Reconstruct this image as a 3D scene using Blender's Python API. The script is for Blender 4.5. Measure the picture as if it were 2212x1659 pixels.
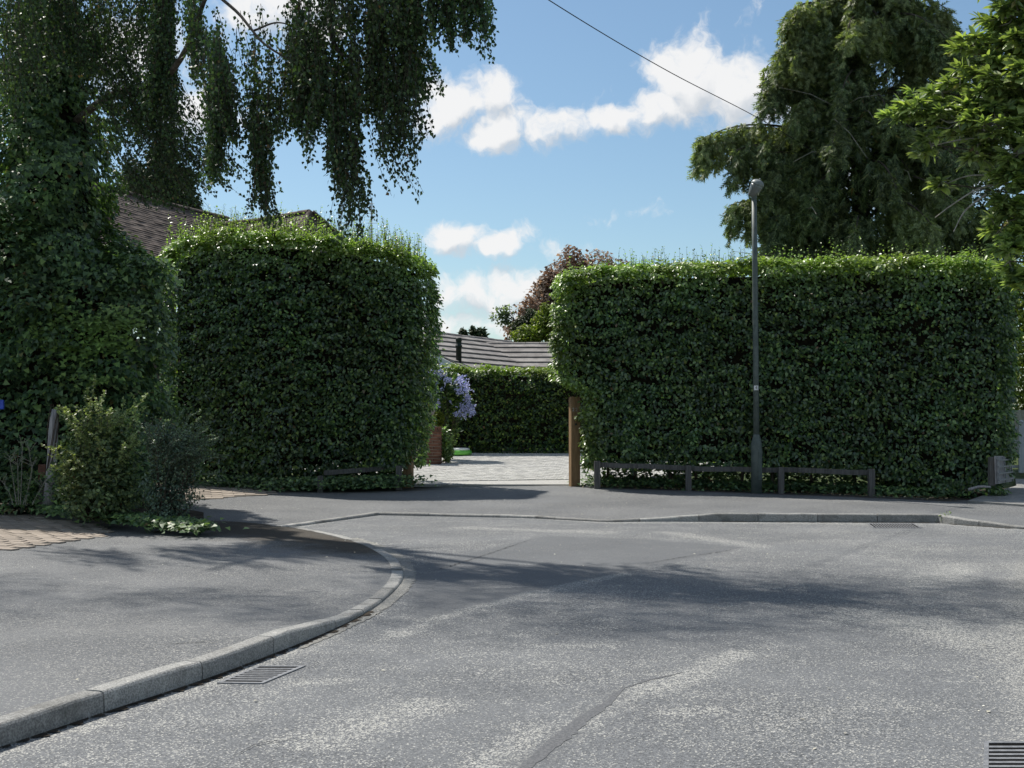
import bpy, bmesh, math, random
import numpy as np
from mathutils import Vector, Matrix, Quaternion

random.seed(7)
rng = np.random.default_rng(11)
for o in list(bpy.data.objects):
    bpy.data.objects.remove(o)
scene = bpy.context.scene
COL = scene.collection

# ------------------------------------------------------------------ camera
EYE = 1.6
FOC = 2750.0                      # focal length in pixels of a 2212 px wide frame
cam_d = bpy.data.cameras.new("camera")
cam_d.sensor_width = 36.0
cam_d.lens = 36.0 * FOC / 2212.0
cam_d.shift_y = (905 - 829.5) / 2212.0
cam_d.clip_start = 0.1
cam_d.clip_end = 2000
cam = bpy.data.objects.new("camera", cam_d)
cam.location = (0, 0, EYE)
cam.rotation_euler = (math.radians(90), 0, 0)
COL.objects.link(cam)
scene.camera = cam

# ------------------------------------------------------------------ light
SUN_EL = math.radians(55)
SUN_AZ = math.radians(45)         # degrees to the left of the view direction
S = Vector((-math.sin(SUN_AZ) * math.cos(SUN_EL), math.cos(SUN_AZ) * math.cos(SUN_EL), math.sin(SUN_EL)))
sun_d = bpy.data.lights.new("sun", 'SUN')
sun_d.energy = 4.3
sun_d.angle = math.radians(0.8)
sun_d.color = (1.0, 0.95, 0.87)
sun = bpy.data.objects.new("sun", sun_d)
sun.rotation_euler = (-S).to_track_quat('-Z', 'Y').to_euler()
sun.location = (-20, 30, 40)
COL.objects.link(sun)

scene.view_settings.view_transform = 'Standard'
scene.view_settings.look = 'None'
scene.view_settings.exposure = 0.41
scene.view_settings.gamma = 1.0
scene.view_settings.use_curve_mapping = False
scene.render.engine = 'CYCLES'
scene.cycles.max_bounces = 6
scene.cycles.transmission_bounces = 5
scene.cycles.diffuse_bounces = 3
scene.cycles.glossy_bounces = 3

# ------------------------------------------------------------------ world: sky with cumulus
world = bpy.data.worlds.new("World")
scene.world = world
world.use_nodes = True
wt = world.node_tree
wt.nodes.clear()

def N(tree, kind, **kw):
    n = tree.nodes.new(kind)
    for k, v in kw.items():
        setattr(n, k, v)
    return n

def L(tree, a, b):
    tree.links.new(a, b)

def math_node(tree, op, a, b=None, c=None, clamp=False):
    n = tree.nodes.new('ShaderNodeMath')
    n.operation = op
    n.use_clamp = clamp
    for i, v in enumerate((a, b, c)):
        if v is None:
            continue
        if isinstance(v, (int, float)):
            n.inputs[i].default_value = v
        else:
            tree.links.new(v, n.inputs[i])
    return n.outputs[0]

def px_dir(x, y):
    u = (x - 1106) / FOC
    v = (905 - y) / FOC
    az = math.atan(u)
    return az, math.atan2(v, math.hypot(1, u))

BLOBS = [  # cx, cy, rx, ry, tilt, weight : where the cumulus stand in the sky
    (975, 228, 88, 62, 0.35, 1.0), (1068, 200, 66, 46, -0.3, 0.95), (938, 258, 52, 42, 0, 0.9),
    (1088, 280, 78, 52, 0.5, 1.0), (1205, 272, 84, 42, 0.1, 1.0), (1318, 256, 95, 34, 0.1, 0.95),
    (1045, 310, 50, 34, 0, 0.8), (1500, 175, 118, 84, 0, 1.1), (1590, 188, 88, 84, 0, 1.05),
    (1425, 232, 95, 48, 0, 1.0), (1700, 230, 120, 60, 0, 0.9),
    (1610, 40, 50, 14, 0.9, 0.16),
    (978, 515, 76, 46, 0, 1.0), (1082, 522, 62, 28, 0.3, 0.9), (1185, 545, 62, 22, 0, 0.35),
    (1000, 628, 110, 42, 0.1, 0.75), (1120, 630, 90, 60, 0.3, 0.85), (960, 700, 150, 36, 0, 0.7), (1180, 690, 140, 40, 0, 0.7),
    (600, 8, 120, 66, 0.2, 1.1), (690, 60, 60, 40, 0, 0.8), (430, 240, 90, 60, 0, 0.85),
    (250, 120, 160, 80, 0.2, 0.9), (330, 600, 160, 70, 0, 0.8), (1950, 380, 180, 60, 0, 0.7), (2150, 250, 120, 80, 0, 0.9),
    (1330, 470, 60, 10, 0.1, 0.12), (1330, 195, 50, 12, 0.2, 0.15),
]

def cloud_group():
    """the lumps of the cumulus, without their fine structure"""
    g = bpy.data.node_groups.new("cloud_field", 'ShaderNodeTree')
    g.interface.new_socket("UV", in_out='INPUT', socket_type='NodeSocketVector')
    g.interface.new_socket("Field", in_out='OUTPUT', socket_type='NodeSocketFloat')
    gi = g.nodes.new('NodeGroupInput')
    go = g.nodes.new('NodeGroupOutput')
    uv = gi.outputs[0]
    acc = None
    for cx, cy, rx, ry, rot, w in BLOBS:
        az, el = px_dir(cx, cy)
        m = N(g, 'ShaderNodeMapping', vector_type='TEXTURE')
        L(g, uv, m.inputs['Vector'])
        m.inputs['Location'].default_value = (az, el, 0)
        m.inputs['Rotation'].default_value = (0, 0, rot)
        m.inputs['Scale'].default_value = (rx / FOC, ry / FOC, 1)
        ln = N(g, 'ShaderNodeVectorMath', operation='LENGTH')
        L(g, m.outputs[0], ln.inputs[0])
        f = math_node(g, 'SUBTRACT', 1.25, ln.outputs['Value'])
        f = math_node(g, 'MULTIPLY', f, w)
        acc = f if acc is None else math_node(g, 'SMOOTH_MAX', acc, f, 0.16)
    L(g, acc, go.inputs[0])
    return g

CG = cloud_group()
tc = N(wt, 'ShaderNodeTexCoord')
sep = N(wt, 'ShaderNodeSeparateXYZ')
L(wt, tc.outputs['Generated'], sep.inputs[0])
az = math_node(wt, 'ARCTAN2', sep.outputs[0], sep.outputs[1])
el = math_node(wt, 'ARCSINE', sep.outputs[2])
cmb = N(wt, 'ShaderNodeCombineXYZ')
L(wt, az, cmb.inputs[0]); L(wt, el, cmb.inputs[1])
uv = cmb.outputs[0]
warp = N(wt, 'ShaderNodeTexNoise', noise_dimensions='2D')
warp.inputs['Scale'].default_value = 26
warp.inputs['Detail'].default_value = 3
warp.inputs['Roughness'].default_value = 0.6
L(wt, uv, warp.inputs['Vector'])
wsub = N(wt, 'ShaderNodeVectorMath', operation='SUBTRACT')
L(wt, warp.outputs['Color'], wsub.inputs[0]); wsub.inputs[1].default_value = (.5, .5, .5)
wmul = N(wt, 'ShaderNodeVectorMath', operation='MULTIPLY_ADD')
L(wt, wsub.outputs[0], wmul.inputs[0]); wmul.inputs[1].default_value = (0.030, 0.024, 0); L(wt, uv, wmul.inputs[2])
fine = N(wt, 'ShaderNodeTexNoise', noise_dimensions='2D')
fine.inputs['Scale'].default_value = 38
fine.inputs['Detail'].default_value = 6
fine.inputs['Roughness'].default_value = 0.64
L(wt, wmul.outputs[0], fine.inputs['Vector'])
g1 = N(wt, 'ShaderNodeGroup'); g1.node_tree = CG
L(wt, wmul.outputs[0], g1.inputs[0])
# the rest of the sky: the same kind of scattered cumulus
wide = N(wt, 'ShaderNodeTexNoise', noise_dimensions='2D')
wide.inputs['Scale'].default_value = 4.5
wide.inputs['Detail'].default_value = 1
L(wt, wmul.outputs[0], wide.inputs['Vector'])
far = math_node(wt, 'MULTIPLY', math_node(wt, 'SUBTRACT', wide.outputs['Fac'], 0.53), 5.0)
ax = math_node(wt, 'DIVIDE', math_node(wt, 'ABSOLUTE', az), 0.47)
ay = math_node(wt, 'DIVIDE', math_node(wt, 'ABSOLUTE', math_node(wt, 'SUBTRACT', el, 0.08)), 0.36)
mk = math_node(wt, 'MULTIPLY', math_node(wt, 'SUBTRACT', math_node(wt, 'MAXIMUM', ax, ay), 1.0), 5.0, clamp=True)
far = math_node(wt, 'SUBTRACT', math_node(wt, 'MULTIPLY', far, mk), math_node(wt, 'MULTIPLY', math_node(wt, 'SUBTRACT', 1.0, mk), 3.0))
lump = math_node(wt, 'MAXIMUM', g1.outputs[0], far)
field = math_node(wt, 'ADD', math_node(wt, 'MINIMUM', lump, 0.85), math_node(wt, 'MULTIPLY', math_node(wt, 'SUBTRACT', fine.outputs['Fac'], 0.5), 1.7))
off = N(wt, 'ShaderNodeVectorMath', operation='ADD')
L(wt, wmul.outputs[0], off.inputs[0]); off.inputs[1].default_value = (-0.006, 0.014, 0)
g2 = N(wt, 'ShaderNodeGroup'); g2.node_tree = CG
L(wt, off.outputs[0], g2.inputs[0])
alpha = N(wt, 'ShaderNodeMapRange', interpolation_type='SMOOTHSTEP')
L(wt, field, alpha.inputs['Value'])
alpha.inputs['From Min'].default_value = 0.0
alpha.inputs['From Max'].default_value = 0.80
alpha.inputs['To Max'].default_value = 0.97
shade = N(wt, 'ShaderNodeMapRange', interpolation_type='SMOOTHSTEP')
sh_in = math_node(wt, 'ADD', math_node(wt, 'SUBTRACT', g1.outputs[0], g2.outputs[0]), math_node(wt, 'MULTIPLY', math_node(wt, 'SUBTRACT', fine.outputs['Fac'], 0.5), 1.1))
L(wt, sh_in, shade.inputs['Value'])
shade.inputs['From Min'].default_value = -0.55
shade.inputs['From Max'].default_value = 0.25
ccol = N(wt, 'ShaderNodeMix', data_type='RGBA')
L(wt, shade.outputs[0], ccol.inputs['Factor'])
CLOUD = 6.9
ccol.inputs['A'].default_value = (0.66 * CLOUD, 0.71 * CLOUD, 0.77 * CLOUD, 1)
ccol.inputs['B'].default_value = (1.0 * CLOUD, 1.0 * CLOUD, 1.0 * CLOUD, 1)
sky = N(wt, 'ShaderNodeTexSky', sky_type='NISHITA')
sky.sun_disc = False
sky.sun_elevation = SUN_EL
sky.sun_rotation = -SUN_AZ
sky.altitude = 50
sky.air_density = 1.0
sky.dust_density = 0.7
sky.ozone_density = 1.6
mixc = N(wt, 'ShaderNodeMix', data_type='RGBA')
L(wt, alpha.outputs[0], mixc.inputs['Factor'])
skyc = N(wt, 'ShaderNodeMix', data_type='RGBA', blend_type='MULTIPLY')
skyc.inputs['Factor'].default_value = 1.0
L(wt, sky.outputs[0], skyc.inputs['A']); skyc.inputs['B'].default_value = (0.78, 0.875, 0.875, 1)
L(wt, skyc.outputs['Result'], mixc.inputs['A'])
L(wt, ccol.outputs['Result'], mixc.inputs['B'])
bg = N(wt, 'ShaderNodeBackground')
bg.inputs['Strength'].default_value = 0.10
L(wt, mixc.outputs['Result'], bg.inputs['Color'])
world.cycles.sampling_method = 'NONE'    # an even sky: rays that leave the scene find it by themselves
wo = N(wt, 'ShaderNodeOutputWorld')
L(wt, bg.outputs[0], wo.inputs['Surface'])

# ------------------------------------------------------------------ helpers
def px(x, y, D):
    return np.array([(x - 1106) / FOC * D, D, EYE - (y - 905) / FOC * D])

def pz(x, y, z=0.0):
    D = FOC * (EYE - z) / (y - 905)
    return np.array([(x - 1106) / FOC * D, D, z])

def thing(name, label, cat, loc=(0, 0, 0), group=None):
    o = bpy.data.objects.new(name, None)
    o.location = loc
    o.empty_display_size = 0.2
    o["label"] = label
    o["category"] = cat
    if group:
        o["group"] = group
    COL.objects.link(o)
    return o

def tag(o, label, cat, group=None):
    o["label"] = label
    o["category"] = cat
    if group:
        o["group"] = group
    return o

def structure(o):
    o["kind"] = "structure"
    return o

def adopt(o, parent):
    if parent is not None:
        o.parent = parent
        inv = Matrix.Translation(-Vector(parent.location))
        p = parent.parent
        while p is not None:
            p = p.parent
        o.matrix_parent_inverse = inv if parent.parent is None else Matrix.Identity(4)
    return o

def link_mesh(name, me, mat, parent=None, smooth=False):
    o = bpy.data.objects.new(name, me)
    if mat is not None:
        me.materials.append(mat)
    if smooth and len(me.polygons):
        me.polygons.foreach_set("use_smooth", np.ones(len(me.polygons), dtype=bool))
    COL.objects.link(o)
    adopt(o, parent)
    return o

def mesh_obj(name, verts, faces, mat, parent=None, smooth=False):
    me = bpy.data.meshes.new(name)
    me.from_pydata([tuple(map(float, v)) for v in verts], [], [tuple(int(i) for i in f) for f in faces])
    me.update()
    return link_mesh(name, me, mat, parent, smooth)

class MB:
    """collects simple shapes for one mesh"""
    def __init__(self):
        self.v = []
        self.f = []
    def add(self, verts, faces):
        b = len(self.v)
        self.v.extend([tuple(map(float, p)) for p in verts])
        self.f.extend([tuple(b + i for i in f) for f in faces])
    def box(self, c, half, ax=None):
        c = np.array(c, float)
        ax = np.eye(3) if ax is None else np.array(ax, float)
        vs = []
        for sx in (-1, 1):
            for sy in (-1, 1):
                for sz in (-1, 1):
                    vs.append(c + sx * half[0] * ax[0] + sy * half[1] * ax[1] + sz * half[2] * ax[2])
        self.add(vs, [(0, 1, 3, 2), (4, 6, 7, 5), (0, 4, 5, 1), (2, 3, 7, 6), (0, 2, 6, 4), (1, 5, 7, 3)])
    def bevel_box(self, c, half, b=0.01, ax=None):
        c = np.array(c, float)
        ax = np.eye(3) if ax is None else np.array(ax, float)
        hx, hy, hz = half
        rings = [(hx - b, hy - b, -hz), (hx, hy, -hz + b), (hx, hy, hz - b), (hx - b, hy - b, hz)]
        vs = []
        for rx, ry, z in rings:
            for sx, sy in ((-1, -1), (1, -1), (1, 1), (-1, 1)):
                vs.append(c + sx * rx * ax[0] + sy * ry * ax[1] + z * ax[2])
        fs = [(3, 2, 1, 0), (12, 13, 14, 15)]
        for r in range(3):
            for k in range(4):
                fs.append((r * 4 + k, r * 4 + (k + 1) % 4, r * 4 + 4 + (k + 1) % 4, r * 4 + 4 + k))
        self.add(vs, fs)
    def tube(self, pts, radii, sides=6, cap=True):
        pts = np.array(pts, float)
        n = len(pts)
        if np.isscalar(radii):
            radii = [radii] * n
        tang = np.gradient(pts, axis=0)
        tang /= np.linalg.norm(tang, axis=1, keepdims=True) + 1e-9
        ref = np.array([0.3, 0.2, 1.0]) if abs(tang[0][2]) < 0.8 else np.array([1.0, 0.1, 0.2])
        vs = []
        for i in range(n):
            t = tang[i]
            a = np.cross(t, ref); a /= np.linalg.norm(a) + 1e-9
            b = np.cross(t, a)
            for k in range(sides):
                an = 2 * math.pi * k / sides
                vs.append(pts[i] + radii[i] * (math.cos(an) * a + math.sin(an) * b))
        fs = []
        for i in range(n - 1):
            for k in range(sides):
                fs.append((i * sides + k, i * sides + (k + 1) % sides, (i + 1) * sides + (k + 1) % sides, (i + 1) * sides + k))
        if cap:
            fs.append(tuple(range(sides - 1, -1, -1)))
            fs.append(tuple((n - 1) * sides + k for k in range(sides)))
        self.add(vs, fs)
    def lathe(self, prof, c=(0, 0, 0), sides=20, rot=None):
        vs = []
        for r, z in prof:
            for k in range(sides):
                an = 2 * math.pi * k / sides
                p = Vector((r * math.cos(an), r * math.sin(an), z))
                if rot is not None:
                    p = rot @ p
                vs.append((p[0] + c[0], p[1] + c[1], p[2] + c[2]))
        fs = []
        n = len(prof)
        for i in range(n - 1):
            for k in range(sides):
                fs.append((i * sides + k, i * sides + (k + 1) % sides, (i + 1) * sides + (k + 1) % sides, (i + 1) * sides + k))
        fs.append(tuple(range(sides - 1, -1, -1)))
        fs.append(tuple((n - 1) * sides + k for k in range(sides)))
        self.add(vs, fs)
    def build(self, name, mat, parent=None, smooth=False):
        return mesh_obj(name, self.v, self.f, mat, parent, smooth)

def smooth_line(pts, n):
    """Catmull-Rom resample of a polyline to n points"""
    P = np.array(pts, float)
    P = np.vstack([2 * P[0] - P[1], P, 2 * P[-1] - P[-2]])
    m = len(P) - 3
    out = []
    for t in np.linspace(0, m - 1e-6, n):
        i = int(t); u = t - i
        a, b, c, d = P[i], P[i + 1], P[i + 2], P[i + 3]
        out.append(0.5 * ((2 * b) + (-a + c) * u + (2 * a - 5 * b + 4 * c - d) * u * u + (-a + 3 * b - 3 * c + d) * u ** 3))
    return np.array(out)

_nd = np.random.default_rng(5)
_NDIR = _nd.normal(size=(40, 3)); _NDIR /= np.linalg.norm(_NDIR, axis=1, keepdims=True)
_NPH = _nd.uniform(0, 6.28, 40)
def wave(p, freq=(1, 1, 1), k0=0, k=9):
    """smooth pseudo noise, about -1..1"""
    q = np.asarray(p) * np.array(freq)
    s = np.zeros(len(q))
    for i in range(k0, k0 + k):
        f = 1.0 + 0.35 * ((i * 7) % 5)
        s += np.sin(q @ _NDIR[i % 40] * 6.28 * f + _NPH[i % 40])
    return s / math.sqrt(k) / 0.9

def unit(a):
    return a / (np.linalg.norm(a, axis=-1, keepdims=True) + 1e-9)

# leaf templates: (verts, faces)
T_OVAL = (np.array([(0, 0, 0), (.27, .25, .06), (.29, .6, .05), (0, 1, -.06), (-.29, .6, .05), (-.27, .25, .06)]),
          [(0, 1, 2, 3), (0, 3, 4, 5)])
T_BIRCH = (np.array([(0, 0, 0), (.40, .33, .04), (0, 1, -.03), (-.40, .33, .04)]), [(0, 1, 2), (0, 2, 3)])
T_IVY = (np.array([(0, 0.05, 0), (.50, .0, .03), (.34, .42, .05), (0, 1, -.05), (-.34, .42, .05), (-.50, .0, .03)]),
         [(0, 1, 2), (0, 2, 3), (0, 3, 4), (0, 4, 5)])
T_STRIP = (np.array([(-.14, 0, 0), (.14, 0, 0), (.24, .45, .05), (0, 1, 0), (-.24, .45, .05)]), [(0, 1, 2, 4), (4, 2, 3)])
T_LANCE = (np.array([(0, 0, 0), (.13, .22, .05), (.17, .5, .06), (.11, .78, .02), (0, 1, -.06), (-.11, .78, .02), (-.17, .5, .06), (-.13, .22, .05), (0, .5, 0)]),
           [(0, 1, 2, 8), (8, 2, 3, 4), (0, 8, 6, 7), (8, 4, 5, 6)])

def plume(nside=3, ang=.62, w=.062):
    V, F = [], []
    def tri(a, b, ww, lift):
        a = np.array(a, float); b = np.array(b, float); d = (b - a)[:2]; d = d / np.linalg.norm(d); p = np.array([-d[1], d[0]]) * ww
        k = len(V)
        V.extend([(a[0] - p[0], a[1] - p[1], 0), (a[0] + p[0], a[1] + p[1], 0), (b[0], b[1], lift)]); F.append((k, k + 1, k + 2))
    tri((0, 0), (0, 1), w, -.06)
    for q in range(nside):
        t = .08 + .78 * q / nside
        l = .52 * (1 - .55 * t)
        for sg in (-1, 1):
            tri((0, t), (sg * l * math.sin(ang), t + l * math.cos(ang)), w * 1.15, -.10 * sg * (q % 2))
    return np.array(V), F
T_PLUME = plume()

def leaf_mesh(name, pos, nrm, tip, size, tmpl, tint=None):
    tv, tf = tmpl
    n = len(pos)
    pos = np.asarray(pos, float)
    z = unit(np.asarray(nrm, float))
    y = np.asarray(tip, float)
    y = unit(y - (y * z).sum(1, keepdims=True) * z)
    x = np.cross(y, z)
    size = np.broadcast_to(np.asarray(size, float), (n,))
    V = (pos[:, None, :] + size[:, None, None] * (tv[None, :, 0:1] * x[:, None, :] + tv[None, :, 1:2] * y[:, None, :] + tv[None, :, 2:3] * z[:, None, :]))
    V = V.reshape(-1, 3)
    m = len(tv)
    lens = [len(f) for f in tf]
    flat = np.array([i for f in tf for i in f])
    loops = (flat[None, :] + (np.arange(n) * m)[:, None]).ravel()
    starts_t = np.concatenate([[0], np.cumsum(lens)[:-1]])
    tot = sum(lens)
    starts = (starts_t[None, :] + (np.arange(n) * tot)[:, None]).ravel()
    me = bpy.data.meshes.new(name)
    me.vertices.add(len(V))
    me.vertices.foreach_set("co", V.astype(np.float32).ravel())
    me.loops.add(len(loops))
    me.loops.foreach_set("vertex_index", loops.astype(np.int32))
    me.polygons.add(len(starts))
    me.polygons.foreach_set("loop_start", starts.astype(np.int32))
    if tint is not None:
        at = me.attributes.new("tint", 'FLOAT', 'POINT')
        at.data.foreach_set("value", np.repeat(np.asarray(tint, float), m).astype(np.float32))
    me.update(calc_edges=True)
    me.validate()
    return me

def leaves(name, mat, pos, nrm, tip, size, tmpl, parent=None, tint=None, stuff=True):
    if tint is None:
        tint = np.zeros(len(pos))
    me = leaf_mesh(name, pos, nrm, tip, size, tmpl, tint)
    o = link_mesh(name, me, mat, parent)
    if stuff:
        o["kind"] = "stuff"
    return o

# ------------------------------------------------------------------ materials
def new_mat(name):
    m = bpy.data.materials.new(name)
    m.use_nodes = True
    t = m.node_tree
    t.nodes.clear()
    out = N(t, 'ShaderNodeOutputMaterial')
    return m, t, out

def principled(t, rough=0.6, spec=0.4):
    b = N(t, 'ShaderNodeBsdfPrincipled')
    b.inputs['Roughness'].default_value = rough
    b.inputs['Specular IOR Level'].default_value = spec
    return b

def ramp(t, fac, stops):
    r = N(t, 'ShaderNodeValToRGB')
    els = r.color_ramp.elements
    while len(els) < len(stops):
        els.new(0.5)
    for e, (p, c) in zip(els, stops):
        e.position = p
        e.color = (*c, 1)
    if fac is not None:
        L(t, fac, r.inputs[0])
    return r.outputs[0]

def mix(t, fac, a, b, mode='MIX'):
    n = N(t, 'ShaderNodeMix', data_type='RGBA', blend_type=mode)
    if isinstance(fac, (int, float)):
        n.inputs['Factor'].default_value = fac
    else:
        L(t, fac, n.inputs['Factor'])
    for k, v in (('A', a), ('B', b)):
        if isinstance(v, tuple):
            n.inputs[k].default_value = (*v, 1)
        else:
            L(t, v, n.inputs[k])
    return n.outputs['Result']

def noise(t, scale, detail=3, rough=0.55, vec=None):
    n = N(t, 'ShaderNodeTexNoise')
    n.inputs['Scale'].default_value = scale
    n.inputs['Detail'].default_value = detail
    n.inputs['Roughness'].default_value = rough
    if vec is not None:
        L(t, vec, n.inputs['Vector'])
    return n.outputs['Fac']

def step(t, v, lo, hi):
    n = N(t, 'ShaderNodeMapRange', interpolation_type='SMOOTHSTEP')
    L(t, v, n.inputs['Value'])
    n.inputs['From Min'].default_value = lo
    n.inputs['From Max'].default_value = hi
    return n.outputs[0]

def objvec(t):
    return N(t, 'ShaderNodeTexCoord').outputs['Object']

def leaf_mat(name, dark, mid, young_lit, trans=0.35, rough=0.42, spec=0.45, tcol=None):
    """leaf: random shade per leaf, paler where the attribute 'tint' marks new growth and painted-in sun"""
    m, t, out = new_mat(name)
    geo = N(t, 'ShaderNodeNewGeometry')
    at = N(t, 'ShaderNodeAttribute', attribute_name='tint')
    base = ramp(t, geo.outputs['Random Per Island'], [(0, dark), (0.55, mid), (0.93, tuple(0.5 * (a + b) for a, b in zip(mid, young_lit))), (0.985, young_lit), (0.995, (0.16, 0.10, 0.05))])
    col = mix(t, at.outputs['Fac'], base, young_lit)
    hv = N(t, 'ShaderNodeHueSaturation')
    L(t, col, hv.inputs['Color'])
    pn = noise(t, 0.9, 3, 0.6, geo.outputs['Position'])
    val = math_node(t, 'ADD', math_node(t, 'MULTIPLY', geo.outputs['Random Per Island'], 0.6), 0.70)
    val = math_node(t, 'MULTIPLY', val, math_node(t, 'ADD', math_node(t, 'MULTIPLY', pn, 1.1), 0.45))
    L(t, val, hv.inputs['Value'])
    L(t, math_node(t, 'ADD', 0.47, math_node(t, 'MULTIPLY', pn, 0.06)), hv.inputs['Hue'])
    b = principled(t, rough, spec)
    L(t, hv.outputs[0], b.inputs['Base Color'])
    tr = N(t, 'ShaderNodeBsdfTranslucent')
    tm = mix(t, 1.0, hv.outputs[0], tcol or (1.35, 1.5, 0.6), 'MULTIPLY')
    L(t, tm, tr.inputs['Color'])
    ms = N(t, 'ShaderNodeMixShader')
    ms.inputs[0].default_value = trans
    L(t, b.outputs[0], ms.inputs[1]); L(t, tr.outputs[0], ms.inputs[2])
    L(t, ms.outputs[0], out.inputs['Surface'])
    return m

def plain_mat(name, c1, c2, scale=6, rough=0.7, spec=0.3, bump=0.0, bscale=60, metal=0.0, rnd=0.0):
    m, t, out = new_mat(name)
    v = objvec(t)
    f = noise(t, scale, 5, 0.6, v)
    col = mix(t, step(t, f, 0.35, 0.65), c1, c2)
    if rnd:
        oi = N(t, 'ShaderNodeObjectInfo')
        hv = N(t, 'ShaderNodeHueSaturation')
        L(t, col, hv.inputs['Color'])
        L(t, math_node(t, 'ADD', math_node(t, 'MULTIPLY', oi.outputs['Random'], rnd), 1 - rnd / 2), hv.inputs['Value'])
        col = hv.outputs[0]
    b = principled(t, rough, spec)
    b.inputs['Metallic'].default_value = metal
    L(t, col, b.inputs['Base Color'])
    if bump:
        bp = N(t, 'ShaderNodeBump')
        bp.inputs['Strength'].default_value = bump
        bp.inputs['Distance'].default_value = 0.01
        L(t, noise(t, bscale, 4, 0.6, v), bp.inputs['Height'])
        L(t, bp.outputs[0], b.inputs['Normal'])
    L(t, b.outputs[0], out.inputs['Surface'])
    return m

def asphalt_mat(name, dark, light, chip, chip_scale=75, patchy=0.5, kind='road'):
    """tarmac of small stones; point attributes: moss, pale (bared stone), smooth (newer surface)"""
    m, t, out = new_mat(name)
    v = objvec(t)
    vor = N(t, 'ShaderNodeTexVoronoi')
    vor.inputs['Scale'].default_value = chip_scale
    L(t, v, vor.inputs['Vector'])
    sepc = N(t, 'ShaderNodeSeparateColor')
    L(t, vor.outputs['Color'], sepc.inputs[0])
    r1 = sepc.outputs[0]
    big = noise(t, 0.55, 4, 0.6, v)
    mid = noise(t, 2.6, 5, 0.65, v)
    fine = noise(t, 26, 4, 0.7, v)
    pale = N(t, 'ShaderNodeAttribute', attribute_name='pale').outputs['Fac']
    moss_shade = N(t, 'ShaderNodeAttribute', attribute_name='moss_shade').outputs['Fac']
    smo = N(t, 'ShaderNodeAttribute', attribute_name='smooth').outputs['Fac']
    smo = step(t, math_node(t, 'ADD', smo, math_node(t, 'MULTIPLY', math_node(t, 'SUBTRACT', mid, 0.5), 0.7)), 0.42, 0.58)
    base = mix(t, step(t, math_node(t, 'ADD', math_node(t, 'MULTIPLY', r1, 0.6), math_node(t, 'MULTIPLY', fine, 0.4)), 0.15, 0.85), dark, light)
    base = mix(t, math_node(t, 'MULTIPLY', step(t, big, 0.35, 0.7), patchy), base, light)
    # bared pale chippings: sparse everywhere, thick where 'pale'
    thr = math_node(t, 'SUBTRACT', 0.95, math_node(t, 'MULTIPLY', step(t, mid, 0.42, 0.75), 0.17 if kind == 'road' else 0.06))
    thr = math_node(t, 'SUBTRACT', thr, math_node(t, 'MULTIPLY', math_node(t, 'MULTIPLY', pale, step(t, fine, 0.3, 0.6)), 0.42))
    thr = math_node(t, 'ADD', thr, math_node(t, 'MULTIPLY', smo, 0.09))
    ch = step(t, math_node(t, 'SUBTRACT', sepc.outputs[1], thr), 0.0, 0.03)
    col = mix(t, ch, base, chip)
    col = mix(t, math_node(t, 'MULTIPLY', smo, 0.55), col, mix(t, fine, tuple(0.75 * a + 0.25 * b for a, b in zip(dark, light)), tuple(0.4 * a + 0.6 * b for a, b in zip(dark, light))))
    mf = step(t, math_node(t, 'ADD', moss_shade, math_node(t, 'MULTIPLY', math_node(t, 'SUBTRACT', mid, 0.5), 0.9)), 0.12, 0.85)
    moss_shade_col = mix(t, step(t, fine, 0.35, 0.65), (0.020, 0.015, 0.009), (0.045, 0.033, 0.018))  # moss brown, darkened to carry the shade lying on the footway
    col = mix(t, math_node(t, 'MULTIPLY', mf, 0.9), col, moss_shade_col)
    b = principled(t, 0.82, 0.35)
    L(t, col, b.inputs['Base Color'])
    bp = N(t, 'ShaderNodeBump')
    bp.inputs['Strength'].default_value = 0.55
    bp.inputs['Distance'].default_value = 0.006
    L(t, math_node(t, 'ADD', vor.outputs['Distance'], math_node(t, 'MULTIPLY', fine, 0.8)), bp.inputs['Height'])
    L(t, bp.outputs[0], b.inputs['Normal'])
    L(t, b.outputs[0], out.inputs['Surface'])
    return m

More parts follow.
